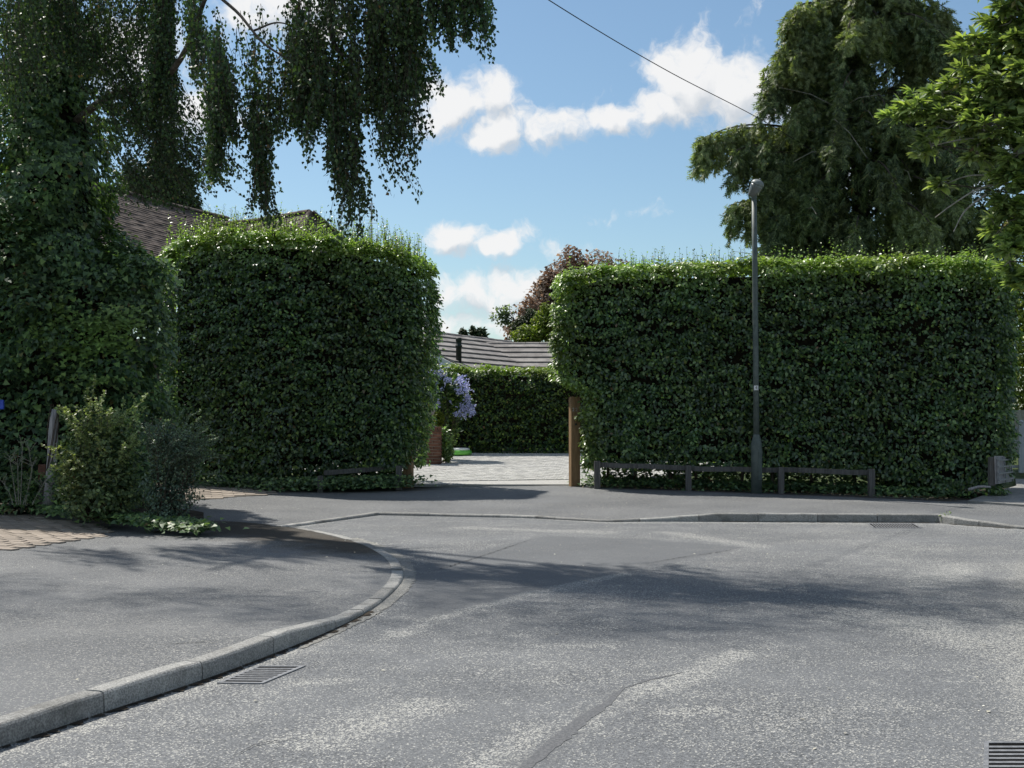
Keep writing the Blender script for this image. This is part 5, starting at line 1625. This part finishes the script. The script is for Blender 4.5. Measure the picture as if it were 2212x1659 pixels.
mb = MB(); mb.lathe([(.05, -.06), (.058, -.05), (.058, .05), (.05, .07)], hd_, 16); mb.build('collar', M['lamp'], lampo, True)
cc = hd_ + np.array([.035, -.02, .17])
mb = MB(); mb.lathe([(.060, -.20), (.082, -.18), (.108, -.08), (.120, .0), (.122, .05)], cc, 22, R_); mb.build('bowl', M['bowl'], lampo, True)
mb = MB(); mb.lathe([(.126, .045), (.130, .06), (.126, .085), (.104, .12), (.062, .145), (.015, .155)], cc, 22, R_); mb.build('cap', M['lampcap'], lampo, True)
mb = MB(); mb.lathe([(.012, .15), (.016, .16), (.016, .175), (.006, .185)], cc, 10, R_); mb.build('light_sensor', M['lampcap'], lampo, True)
pc = px(1630, 838, 24.6); pc = np.array([lc[0] - .018, lc[1] - .066, pc[2]])
mb = MB()
vs = []
for k in range(7):
    a = math.radians(-40 + 80 * k / 6)
    for rr in (.0625, .065):
        for dz in (-.045, .045):
            vs.append((lc[0] - .015 + math.sin(a) * rr, lc[1] - math.cos(a) * rr, pc[2] + dz))
fs = []
for k in range(6):
    o0 = k * 4
    fs += [(o0 + 2, o0 + 6, o0 + 7, o0 + 3), (o0 + 1, o0 + 5, o0 + 4, o0), (o0 + 3, o0 + 7, o0 + 5, o0 + 1), (o0, o0 + 4, o0 + 6, o0 + 2)]
mb.add(vs, fs); plate = mb.build('number_plate', M['white'], lampo)
text_mesh('digit', '4', .085, (lc[0] - .015, lc[1] - .0675, pc[2]), ((1, 0, 0), (0, 0, 1), (0, -1, 0)), M['black'], plate, .001)

# ------------------------------------------------------------------ gully grates
def grate(label, corners, nb, along=True, lip=.06):
    """corners: near-left, near-right, far-right, far-left on the road; bars run left-right"""
    c = [np.array(p) for p in corners]
    ctr = sum(c) / 4
    t_ = thing('gully_grate', label, 'drain cover', (ctr[0], ctr[1], 0), 'road gully grates')
    bl = lambda u, v, z: ((c[0] * (1 - u) + c[1] * u) * (1 - v) + (c[3] * (1 - u) + c[2] * u) * v) * np.array([1, 1, 0]) + np.array([0, 0, z])
    def slab(u0, u1, v0, v1, z0, z1, name, mat):
        vs = [bl(u, v, z) for z in (z0, z1) for u, v in ((u0, v0), (u1, v0), (u1, v1), (u0, v1))]
        mesh_obj(name, vs, [(3, 2, 1, 0), (4, 5, 6, 7), (0, 1, 5, 4), (1, 2, 6, 5), (2, 3, 7, 6), (3, 0, 4, 7)], mat, t_)
    slab(.03, .97, .03, .97, .002, .0050, 'hole_shade_sheet', M['hole_shade_sheet'])  # black sheet on the road, the hole's darkness put into its colour
    e = lip
    slab(0, e, 0, 1, .001, .0078, 'frame', M['iron']); slab(1 - e, 1, 0, 1, .001, .0078, 'frame', M['iron'])
    slab(e, 1 - e, 0, e * .6, .001, .0076, 'frame', M['iron']); slab(e, 1 - e, 1 - e * .6, 1, .001, .0076, 'frame', M['iron'])
    for k in range(nb):
        v = e * .6 + (1 - 1.2 * e) * (k + 1) / (nb + 1)
        hw = (1 - 1.2 * e) / (nb + 1) * .23
        slab(e, 1 - e, v - hw, v + hw, .002, .0066, 'bar', M['iron'])
grate('iron gully grate beside the near kerb at the lower left', [pz(468, 1477), pz(568, 1478), pz(660, 1440), pz(556, 1440)], 7, lip=.09)
grate('iron gully grate cut by the bottom right corner of the picture', [pz(2122, 1700), pz(2310, 1700), pz(2270, 1604), pz(2126, 1604)], 9, lip=.07)
g3 = [pz(1872, 1131.5), pz(1886, 1141), pz(1992, 1141), pz(1974, 1131.5)]
grate('iron gully grate against the far kerb below the right hedge', g3, 15, lip=.07)

# ------------------------------------------------------------------ brick pillar, lion, flowers in the drive
PD = 32.0
pcen = px(929, 1004, PD); pw = 46 / FOC * PD
pil = thing('brick_pillar', 'short red brick pillar under the stone lion, beside the drive', 'pillar', pcen)
pz0 = pcen[2]
mb = MB(); mb.box(pcen + np.array([0, pw / 2, .42]), (pw / 2 - .012, pw / 2 - .012, .47)); mb.build('mortar_core', M['mortar'], pil)
bl_, bh_, bd_ = .215, .065, .1025
ncourse = 11
mbk = MB(); mbk.bevel_box((0, 0, 0), (bl_ / 2, bd_ / 2, bh_ / 2), .004)
bm1 = bpy.data.meshes.new('brick'); bm1.from_pydata(mbk.v, [], mbk.f); bm1.materials.append(M['redbrick'])
def place(me, p, rz, parent, name):
    o = bpy.data.objects.new(name, me); COL.objects.link(o)
    o.parent = parent; o.location = Vector(p) - Vector(parent.location); o.rotation_euler = (0, 0, rz + random.uniform(-.01, .01))
    return o
for r in range(ncourse):
    z = pz0 + .04 + r * .076
    c0 = pcen + np.array([0, pw / 2, 0]); h_ = pw / 2 - bd_ / 2
    for s in range(4):
        a = s * math.pi / 2
        dx, dy = math.cos(a), math.sin(a)
        nx_, ny_ = math.sin(a), -math.cos(a)
        shift = (.5 if r % 2 else -.5) * (bd_ + .01)
        for q in (-.5, .5):
            along = q * (bl_ + .010) + shift * .98
            p = (c0[0] + nx_ * h_ + dx * along, c0[1] + ny_ * h_ + dy * along, z)
            place(bm1, p, a, pil, 'brick')
mbk = MB(); mbk.bevel_box((0, 0, 0), (.033, pw / 2 + .02, .055), .004)
bm2 = bpy.data.meshes.new('coping_brick'); bm2.from_pydata(mbk.v, [], mbk.f); bm2.materials.append(M['redbrick'])
for k in range(7):
    place(bm2, (pcen[0] - pw / 2 + .038 + k * (pw - .076) / 6, pcen[1] + pw / 2, pz0 + .04 + ncourse * .076 + .02), 0, pil, 'coping_brick')
ptop = pz0 + .04 + ncourse * .076 + .075
mb = MB(); mb.bevel_box(px(893, 1004, 32.2) + np.array([-.3, .1, .26]), (.62, .11, .30), .02); tag(mb.build('low_wall', M['mortar']), 'low grey wall joining the brick pillar, mostly behind the left hedge', 'wall')

def voxel_obj(name, shapes, voxel, mat, parent=None):
    bm = bmesh.new()
    for (c, r, rot) in shapes:
        mat4 = Matrix.Translation(c) @ Matrix.Rotation(rot, 4, 'Y') @ Matrix.Diagonal((*r, 1))
        bmesh.ops.create_icosphere(bm, subdivisions=3, radius=1.0, matrix=mat4)
    me = bpy.data.meshes.new(name); bm.to_mesh(me); bm.free()
    o = bpy.data.objects.new(name, me); COL.objects.link(o)
    md = o.modifiers.new('r', 'REMESH'); md.mode = 'VOXEL'; md.voxel_size = voxel
    ms = o.modifiers.new('s', 'SMOOTH'); ms.iterations = 3
    dg = bpy.context.evaluated_depsgraph_get()
    me2 = bpy.data.meshes.new_from_object(o.evaluated_get(dg))
    bpy.data.objects.remove(o)
    me2.name = name
    return link_mesh(name, me2, mat, parent, True)
# seated lion facing right, mane, forelegs, haunch, tail, plinth
sc_ = .47
base = np.array([pcen[0] - .03, pcen[1] + pw / 2, ptop])
def sh(x, y, z, rx, ry, rz, rot=0):
    return (Vector(base + np.array([x, y, z]) * sc_), (rx * sc_, ry * sc_, rz * sc_), rot)
shapes = [sh(-.12, 0, .30, .17, .15, .27, .35), sh(.06, 0, .48, .15, .14, .22, .15), sh(.08, 0, .72, .17, .17, .19), sh(.13, 0, .86, .13, .125, .13), sh(.24, 0, .83, .075, .07, .06),
          sh(.10, .11, .97, .035, .025, .045), sh(.10, -.11, .97, .035, .025, .045)]
for s_ in (-1, 1):
    shapes += [sh(.14, .08 * s_, .30, .055, .055, .26), sh(.19, .085 * s_, .05, .085, .06, .05), sh(-.14, .14 * s_, .14, .17, .08, .13), sh(.0, .15 * s_, .045, .13, .05, .045)]
shapes += [sh(-.30, .03, .10, .08, .05, .05), sh(-.34, .04, .2, .035, .035, .10, -.3)]
lion = voxel_obj('lion_statue', shapes, .010, M['stone'])
tag(lion, 'small weathered stone lion sitting on the brick pillar', 'statue')
mb = MB(); mb.bevel_box(base + np.array([-.02, 0, -.005]), (.20, .13, .022), .006); mb.build('plinth', M['stone'], lion)

def shrub(name, label, cat, base, blobs, n, leaf, mat, tmpl, tintf=None, stems=8, stem_r=.008, flower=None, tw_mat='twig', group=None):
    base = np.array(base, float)
    root = thing(name, label, cat, base)
    mb = MB()
    P, Nn = [], []
    tot = sum(b[3] * b[5] for b in blobs)
    for (x, y, z, rx, ry, rz) in blobs:
        k = int(n * rx * rz / tot)
        v = unit(rng.normal(size=(k, 3))); cl = unit(rng.normal(size=(18, 3)))
        v = unit(v * .8 + cl[rng.integers(0, 18, k)] * .6)
        rad = rng.random(k) ** .4 * (1 + .2 * wave(v, (1, 1, 1)))
        P.append(np.c_[x + v[:, 0] * rx * rad, y + v[:, 1] * ry * rad, z + v[:, 2] * rz * rad]); Nn.append(v)
        for q in range(stems):
            e = np.array([x, y, z]) + unit(rng.normal(size=3)) * np.array([rx, ry, rz]) * .8
            mb.tube(smooth_line([base + rng.normal(size=3) * np.array([.08, .08, 0]), base * .4 + e * .6 + rng.normal(size=3) * .06, e], 6), np.linspace(stem_r, .003, 6), 4, False)
    mb.build('stems', M[tw_mat], root)
    P = np.vstack(P); Nn = np.vstack(Nn); k = len(P)
    ti = np.clip(rng.normal(.05, .12, k), 0, 1) if tintf is None else tintf(P)
    leaves('foliage', mat, P, Nn * .5 + np.array([0, -.1, .6]) + rng.normal(size=(k, 3)) * .5, Nn * .6 + rng.normal(size=(k, 3)) * .6, leaf * rng.uniform(.6, 1.3, k), tmpl, root, ti)
    return root
fl_ = shrub('flowering_shrub', 'climbing shrub with pale blue flower clusters behind the brick pillar', 'shrub', px(955, 985, 33.5),
      [pb(965, 850, 33.5, 40, 52), pb(940, 830, 33.4, 25, 36), pb(995, 870, 33.4, 26, 36), pb(965, 930, 33.6, 24, 40)], 5200, .09, M['yew'], T_OVAL, stems=6)
fp, fn, ft, fs_ = [], [], [], []
for (x, y, r_, n_) in ((950, 806, 15, 60), (938, 825, 12, 40), (965, 822, 9, 30), (994, 822, 13, 55), (1005, 838, 14, 70), (990, 846, 9, 30), (938, 860, 12, 55), (945, 875, 9, 30), (1008, 858, 10, 35), (1000, 878, 13, 60), (1015, 880, 12, 60), (1002, 892, 9, 40), (985, 895, 6, 16), (1020, 888, 7, 25), (932, 800, 9, 20), (955, 840, 6, 10), (930, 845, 9, 30), (975, 870, 5, 6)):
    for q in range(n_):
        p = px(x + rng.normal() * r_ * .5, y + rng.normal() * r_ * .5, 33.0 + rng.random() * .25)
        for w_ in range(2):
            fp.append(p); fn.append((rng.normal() * .5, -1, .5 + rng.normal() * .4)); ft.append(rng.normal(size=3)); fs_.append(.05 * rng.uniform(.7, 1.3))
leaves('flowers', M['blueflower'], np.array(fp), np.array(fn), np.array(ft), np.array(fs_), T_OVAL, fl_, np.clip(rng.normal(.2, .3, len(fp)), 0, 1))
shrub('garden_shrub', 'light green leafy plant right of the brick pillar foot', 'shrub', px(962, 1000, 32.6), [pb(962, 955, 32.6, 16, 34), pb(966, 978, 32.5, 12, 22)], 1500, .08, M['beech'], T_OVAL, lambda P: np.clip(rng.normal(.3, .2, len(P)), 0, 1), stems=5)
shrub('garden_shrub', 'yellow green leaves low behind the lion statue', 'shrub', px(948, 960, 33.0), [pb(948, 905, 33.0, 10, 16)], 500, .08, M['lime'], T_OVAL, stems=3)
# green inflatable on the drive
ic = px(988, 972, 35.2)
infl = thing('inflatable_ring', 'flat bright green and white inflatable lying on the drive', 'inflatable', (ic[0], ic[1], drive_z(ic)))
def torus(R, r_, zc, sx, mat, name):
    vs, fs = [], []
    n1, n2 = 28, 10
    for i in range(n1):
        a = 2 * math.pi * i / n1
        for j in range(n2):
            b_ = 2 * math.pi * j / n2
            vs.append((ic[0] + (R + r_ * math.cos(b_)) * math.cos(a) * sx, ic[1] + (R + r_ * math.cos(b_)) * math.sin(a), drive_z(ic) + zc + r_ * math.sin(b_)))
    for i in range(n1):
        for j in range(n2):
            fs.append((i * n2 + j, ((i + 1) % n1) * n2 + j, ((i + 1) % n1) * n2 + (j + 1) % n2, i * n2 + (j + 1) % n2))
    mesh_obj(name, vs, fs, mat, infl, True)
torus(.28, .075, .085, 1.15, M['green'], 'lower_tube'); torus(.25, .05, .165, 1.15, M['whitevinyl'], 'upper_tube')
mb = MB(); mb.lathe([(.27, .03), (.27, .05), (.0, .055)], (ic[0], ic[1], drive_z(ic)), 24); mb.build('floor_sheet', M['green'], infl)
# ------------------------------------------------------------------ bushes in front of the ivy
bushA = shrub('bush', 'yellow green bush with spiky upright shoots at the left, beside the weathered post', 'bush', px(215, 1120, 18.3),
      [pb(220, 1010, 18.3, 80, 80), pb(185, 960, 18.4, 48, 50), pb(250, 950, 18.4, 55, 55), pb(200, 1075, 18.1, 75, 48), pb(265, 1060, 18.2, 45, 60), pb(150, 1020, 18.4, 36, 40)],
      11000, .062, M['bushA'], T_OVAL, lambda P: np.clip(.55 * (P[:, 2] - 1.25) + .12 * wave(P, (1.2, 1.2, 1.2)) + rng.normal(size=len(P)) * .12, 0, .9), stems=16, stem_r=.012)  # leaf tint paler with height, sun on the tips painted in
def add_shoots(root, specs, mat, leaf, tmpl, tint, D, mname='twig'):
    mb = MB(); P, Nn, T_, S_ = [], [], [], []
    for (x0, y0, x1, y1, n_) in specs:
        for k in range(n_):
            a = px(x0 + rng.normal() * 10, y0 + rng.normal() * 8, D + rng.normal() * .15); b = px(x1 + rng.normal() * 14, y1 + rng.normal() * 12, D - .1 + rng.normal() * .25)
            mid_ = (a + b) / 2 + np.array([rng.normal() * .03, rng.normal() * .03, .06])
            C = smooth_line([a, mid_, b], 14)
            mb.tube(C, np.linspace(.004, .0015, 14), 3, False)
            ln = np.linalg.norm(b - a)
            m_ = int(ln / .010)
            for q in range(m_):
                t = rng.random() ** .9
                p = C[int(t * 13)] + (b - a) / 14 * rng.random()
                d = unit((b - a)) * .8 + rng.normal(size=3) * .6
                P.append(p); T_.append(d); Nn.append(np.array([0, -.2, .8]) + rng.normal(size=3) * .5); S_.append(leaf * rng.uniform(.6, 1.2) * (1 - .3 * t))
    mb.build('shoots', M[mname], root)['kind'] = 'stuff'
    leaves('shoot_leaves', mat, np.array(P), np.array(Nn), np.array(T_), np.array(S_), tmpl, root, np.clip(rng.normal(tint, .2, len(P)), 0, 1))
add_shoots(bushA, [(195, 930, 192, 838, 3), (150, 1000, 118, 960, 4), (180, 1050, 130, 1050, 4), (230, 980, 250, 930, 6), (200, 980, 180, 930, 6), (260, 1000, 285, 950, 5), (220, 1050, 200, 1000, 6), (170, 1060, 150, 1020, 5), (200, 920, 175, 880, 4), (280, 930, 298, 850, 2), (275, 930, 300, 880, 3), (170, 950, 130, 885, 4), (230, 920, 225, 880, 5), (180, 930, 160, 890, 4), (250, 930, 265, 885, 5), (215, 930, 205, 870, 4),
                   (160, 1030, 108, 1022, 2), (170, 1020, 140, 985, 3), (190, 1020, 160, 1000, 4), (150, 1030, 130, 1010, 3), (210, 1010, 230, 985, 3)], M['bushA'], .058, T_OVAL, .7, 18.0)
bushB = shrub('bush', 'dark blue green bush with fine arching twigs, right of the yellow green bush', 'bush', px(360, 1135, 17.8),
      [pb(375, 990, 17.9, 60, 62), pb(345, 950, 18.0, 40, 36), pb(400, 970, 17.9, 45, 40), pb(350, 1060, 17.8, 44, 60), pb(385, 1070, 17.8, 44, 50), pb(355, 1120, 17.7, 45, 28)],
      8000, .040, M['bushB'], T_OVAL, None, stems=18, stem_r=.009)
add_shoots(bushB, [(390, 990, 462, 955, 9), (350, 1000, 390, 950, 8), (370, 1040, 430, 1000, 8), (340, 1000, 320, 950, 5), (385, 1085, 430, 1075, 5), (390, 980, 445, 930, 8), (370, 960, 415, 912, 7), (340, 950, 330, 905, 6), (355, 950, 370, 900, 5), (395, 1010, 465, 985, 7), (400, 1030, 470, 1010, 5), (395, 1060, 445, 1045, 4), (330, 960, 305, 920, 5), (380, 1000, 440, 970, 8)], M['bushB'], .036, T_OVAL, .4, 17.7, 'twig')

# ground ivy under the bushes and along the hedges
def ground_ivy(name, label, line, width, n, leaf, zlift=(.02, .25), tint=.05):
    line = np.array(line)
    t = rng.random(n) * (len(line) - 1); i = np.minimum(t.astype(int), len(line) - 2); f = (t - i)[:, None]
    P = line[i] * (1 - f) + line[i + 1] * f
    P = P + np.c_[rng.normal(size=n) * width * .4, rng.normal(size=n) * width * .5, rng.uniform(zlift[0], zlift[1], n) ** 1.0]
    nr = np.c_[rng.normal(size=n) * .4, -.4 + rng.normal(size=n) * .4, np.ones(n)]
    tp = np.c_[rng.normal(size=n), -.5 + rng.normal(size=n) * .6, -.3 + rng.normal(size=n) * .2]
    o = leaves(name, M['ivy'], P, nr, tp, leaf * rng.uniform(.6, 1.2, n), T_IVY, None, np.clip(rng.normal(tint, .15, n), 0, 1))
    o["label"] = label; o["category"] = 'ivy'
    return o
ground_ivy('ground_ivy', 'low ivy creeping over the footway edge below the two bushes', [px(110, 1108, 19.6), px(220, 1122, 18.5), px(300, 1132, 17.9), px(380, 1142, 17.3), px(440, 1149, 16.9)], .35, 2600, .075, (.02, .14), .15)
ground_ivy('ground_ivy', 'dark ivy and weeds on the soil behind the rails of the right hedge', [px(1290, 1050, 26.6), px(1490, 1056, 26.0), px(1690, 1062, 25.4), px(1900, 1070, 24.8), px(2040, 1074, 24.4)], .7, 6500, .075, (.0, .20))
ground_ivy('ground_ivy', 'tangle of ivy in the shade beneath the right hedge, behind the stems', [px(1275, 1050, 27.2), px(1490, 1056, 26.6), px(1690, 1062, 26.0), px(1900, 1070, 25.4), px(2040, 1074, 25.0)], .35, 6500, .10, (.0, .80))
ground_ivy('ground_ivy', 'tangle of ivy in the shade beneath the left hedge, behind the stems', [px(480, 1045, 28.0), px(620, 1056, 27.2), px(760, 1053, 27.0), px(860, 1049, 27.1)], .35, 5000, .10, (.0, .75))
ground_ivy('ground_ivy', 'dark ivy and weeds at the foot of the left hedge', [px(480, 1045, 27.2), px(620, 1056, 25.9), px(760, 1053, 25.9), px(870, 1049, 26.2)], .7, 5000, .075, (.0, .24))
ground_ivy('ground_ivy', 'ivy mound around the foot of the weathered post at the left', [px(20, 1085, 20.3), px(90, 1085, 20.0), px(160, 1090, 19.6)], .4, 1800, .08, (.02, .5))

# weathered post
wp = px(104, 1090, 19.6); wt_ = px(117, 884, 19.5)
t_ = thing('wooden_post', 'leaning silver grey weathered post beside the yellow green bush', 'post', wp)
mb = MB()
C = smooth_line([wp, wp * .6 + wt_ * .4 + np.array([.01, 0, 0]), wt_], 12)
mb.tube(C, [.085, .082, .08, .078, .076, .074, .072, .072, .073, .070, .06, .035], 9); mb.build('shaft', M['silverwood'], t_, True)
mb = MB()
for k in range(6):
    a = rng.uniform(0, 6.28); mb.tube(smooth_line([C[5] + np.array([math.cos(a) * .08, math.sin(a) * .08, 0]), C[9] + np.array([math.cos(a + 1) * .085, math.sin(a + 1) * .085, 0]), wt_ + np.array([math.cos(a + 2) * .08, math.sin(a + 2) * .05, .08])], 8), .006, 4, False)
mb.build('vine_stems', M['twig'], t_)
# terracotta fragment
mb = MB(); c = px(92, 1020, 19.7); mb.bevel_box(c, (.055, .04, .12), .01); tag(mb.build('clay_block', M['redbrick']), 'small red clay block in the ivy left of the weathered post', 'block')
mb = MB(); c = px(92, 1062, 19.75); mb.box(c, (.05, .035, .2)); mb.build('stand', M['greywood'], bpy.data.objects['clay_block'])
# dried weed stems
wd = thing('dried_weed', 'tall dry seed stalks at the bottom of the left edge', 'weed', px(40, 1092, 19.4))
mb = MB(); P, T_, S_ = [], [], []
for (x1, y1, x0) in ((48, 952, 44), (62, 965, 50), (20, 985, 36), (38, 1000, 40), (92, 1050, 70), (5, 1040, 28), (72, 1000, 55)):
    a = px(x0, 1090, 19.4); b = px(x1, y1, 19.3)
    C = smooth_line([a, (a + b) / 2 + np.array([rng.normal() * .03, 0, 0]), b], 12); mb.tube(C, np.linspace(.008, .003, 12), 4, False)
    for k in range(5):
        s0 = C[9] + (C[11] - C[9]) * rng.random() ; e = s0 + np.array([rng.normal() * .09, rng.normal() * .05, .17 * rng.uniform(.5, 1)])
        mb.tube([s0, (s0 + e) / 2, e], .003, 3, False)
        for q in range(14):
            P.append(s0 + (e - s0) * rng.random()); T_.append(rng.normal(size=3) + np.array([0, 0, 1])); S_.append(rng.uniform(.012, .03))
    for q in range(50):
        P.append(C[0] + (C[9] - C[0]) * rng.random()); T_.append(rng.normal(size=3)); S_.append(rng.uniform(.02, .05))
mb.build('stalks', M['paletwig'], wd)
leaves('seed_heads', M['grey'], np.array(P), rng.normal(size=(len(P), 3)), np.array(T_), np.array(S_), T_STRIP, wd, np.full(len(P), .3))
# blue panel at the edge
c = px(-22, 874, 20.0); mb = MB(); mb.bevel_box(c, (.22, .02, .075), .01); tag(mb.build('blue_panel', M['blue']), 'blue panel showing through the ivy at the left edge', 'sign')
mb = MB(); mb.tube([(c[0], c[1] + .05, .1), (c[0], c[1] + .05, c[2] + .05)], .025, 8); mb.build('panel_post', M['iron'], bpy.data.objects['blue_panel'])

# ------------------------------------------------------------------ right end: lattice panel, gate, slab
t_ = thing('lattice_panel', 'white lattice panel leaning at the right end of the hedge', 'panel', px(2165, 1045, 23.2))
q0, q1, q2, q3 = px(2152, 1046, 23.0), px(2186, 1040, 24.0), px(2180, 985, 24.0), px(2150, 985, 23.0)
def quad_pt(u, v, o=0):
    p = (q0 * (1 - u) + q1 * u) * (1 - v) + (q3 * (1 - u) + q2 * u) * v
    return p + np.array([.85, -.5, 0]) * o
def slat(u0, v0, u1, v1, w, name, mat, o):
    a, b = quad_pt(u0, v0, o), quad_pt(u1, v1, o)
    d = b - a; ln = np.linalg.norm(d); d /= ln
    nn = np.cross(q1 - q0, q3 - q0); nn /= np.linalg.norm(nn); s_ = np.cross(nn, d)
    mb = MB(); mb.box((a + b) / 2, (ln / 2, w, .008), [d, s_, nn]); mb.build(name, mat, t_)
mesh_obj('backing_board', [quad_pt(0, 0, 0), quad_pt(1, 0, 0), quad_pt(1, 1, 0), quad_pt(0, 1, 0), quad_pt(0, 0, -.02), quad_pt(1, 0, -.02), quad_pt(1, 1, -.02), quad_pt(0, 1, -.02)],
         [(0, 1, 2, 3), (7, 6, 5, 4), (0, 4, 5, 1), (1, 5, 6, 2), (2, 6, 7, 3), (3, 7, 4, 0)], M['silverwood'], t_)
for u in (.04, .5, .96):
    slat(u, 0.02, u, .98, .016, 'upright', M['iron'], .03)
for v in (.14, .38, .62, .86):
    slat(.02, v, .98, v, .014, 'cross_slat', M['iron'], .048)
mb = MB(); mb.bevel_box(px(2142, 1042, 23.1) + np.array([0, 0, .2]), (.05, .05, .26), .01); tag(mb.build('stub_post', M['greywood']), 'short dark grey stub post beside the lattice panel', 'post')
mb = MB(); a = px(2092, 1058, 23.2); b = px(2140, 1052, 23.0); mb.tube(smooth_line([a, (a + b) / 2 + np.array([0, 0, .03]), b], 8), np.linspace(.03, .02, 8), 6); tag(mb.build('bark_strip', M['silverwood'], None, True), 'pale strip of old wood lying on the soil by the lattice panel', 'wood')
gt = thing('picket_gate', 'grey painted wooden gate at the right edge beyond the hedge', 'gate', px(2212, 1022, 30))
for (xa, wd_) in ((2204, 9), (2250, 9), (2296, 9), (2342, 9), (2388, 9)):
    c = px(xa + 2, 1022, 30); w_ = wd_ / FOC * 30 / 2 * 1.2; h_ = (1022 - 912) / FOC * 30
    mb = MB(); mb.bevel_box(c + np.array([0, 0, h_ / 2]), (w_, .03, h_ / 2), .012)
    mb.lathe([(w_, 0), (w_ * .9, .03), (w_ * .5, .055), (.001, .06)], c + np.array([0, 0, h_ - .002]), 12); mb.build('picket', M['plank'], gt)
for yy in (925, 955, 982, 1008):
    c = px(2290, yy, 30.06); mb = MB(); mb.bevel_box(c + np.array([0, .04, 0]), (1.35, .018, .035), .006); mb.build('rail', M['plank'], gt)
mb = MB(); V = [px(2090, 1083, 22.7), px(2330, 1100, 21.3), px(2400, 1060, 26), px(2300, 1020, 34), px(2190, 1018, 34), px(2196, 1050, 25.5), px(2130, 1069, 24)]
slabz = [v + np.array([0, 0, .012]) for v in V]
slab = mesh_obj('concrete_drive', slabz + [v - np.array([0, 0, .12]) for v in slabz], [tuple(range(7))] + [(k, 7 + k, 7 + (k + 1) % 7, (k + 1) % 7) for k in range(7)], M['kerb'])
structure(slab)
mb = MB(); mb.box((14.6, 36.2, 1.1), (2.6, .12, .75)); tag(mb.build('garden_wall', M['mortar']), 'pale garden wall seen behind the grey gate at the right edge', 'wall')

# ------------------------------------------------------------------ overhead cable
ca = smooth_line([px(900, -190, 17.5), px(1200, 0, 21), px(1440, 141, 25), px(1655, 258, 29.5), px(1860, 392, 31.4)], 40)
ca[:, 2] -= .10 * np.sin(np.linspace(0, 1, 40) * math.pi)
mb = MB(); mb.tube(ca, .0085, 6); tag(mb.build('overhead_cable', M['cable']), 'black overhead cable crossing the sky down to the cypress', 'cable')

# ------------------------------------------------------------------ litter and small weeds
n = 900
V = np.c_[rng.uniform(-6, 8, n), rng.uniform(6, 24, n), np.zeros(n)]
nearc = dist_poly(V, near_line) < .5
kp = (rng.random(n) < .28) | nearc
V = V[kp]; 
zz = np.full(len(V), .006)
V[:, 2] = zz
infoot = in_poly(V, [*(p[:2] for p in near_line[10:]), (-14, 24), (-14, 0)])
V[infoot, 2] = .125
V[(V[:, 1] > 19.2), 2] = .14
k = len(V)
o = leaves('fallen_litter', M['chip'], V, np.c_[rng.normal(size=(k, 2)) * .15, np.ones(k)], np.c_[rng.normal(size=(k, 2)), np.zeros(k)], rng.uniform(.012, .035, k), T_OVAL, None, rng.random(k) * .6)
o["label"] = 'pale scraps of fallen leaf and seed scattered over road and footway'; o["category"] = 'litter'
n = 1100
ln_ = np.vstack([dense(np.array([p for p in far_back[5:11]]), .05)])
P = ln_[rng.integers(0, len(ln_), n)] + np.c_[rng.normal(size=n) * .2, rng.normal(size=n) * .22 + .05, np.full(n, .02)]
Q = np.array([px(-60, 1108, 20.2), px(120, 1104, 20.0), px(300, 1128, 18.4)])
P2 = dense(Q, .03); P2 = P2[rng.integers(0, len(P2), 500)] + np.c_[rng.normal(size=500) * .2, rng.normal(size=500) * .2, np.full(500, .04)]
P = np.vstack([P, P2]); k = len(P)
o = leaves('fallen_leaves', M['dryleaf'], P, np.c_[rng.normal(size=(k, 2)) * .4, np.ones(k)], np.c_[rng.normal(size=(k, 2)), np.zeros(k)], rng.uniform(.03, .07, k), T_OVAL, None, rng.random(k) * .4)
o["label"] = 'dry brown leaves lying along the hedge feet'; o["category"] = 'leaves'
c = far_front[9] + np.array([.05, -.05, 0])
n = 130
P = np.c_[c[0] + rng.normal(size=n) * .05, c[1] - .04 + rng.normal(size=n) * .04, np.abs(rng.normal(size=n)) * .07 + .02]
wk = thing('kerb_weed', 'small green weed growing from the far kerb joint at the right', 'weed', (c[0], c[1] - .04, 0))
mb = MB()
for q in range(6):
    mb.tube([(c[0], c[1] - .06, 0), (c[0] + rng.normal() * .05, c[1] - .06 + rng.normal() * .03, .12)], .003, 3, False)
mb.build('stems', M['twig'], wk)
leaves('foliage', M['beech'], P, rng.normal(size=(n, 3)) * .5 + np.array([0, -.3, 1]), rng.normal(size=(n, 3)), rng.uniform(.02, .045, n), T_OVAL, wk, rng.uniform(.3, .9, n))

tris = sum(len(o.data.loops) - 2 * len(o.data.polygons) for o in bpy.data.objects if o.type == 'MESH')
print('triangles', tris)
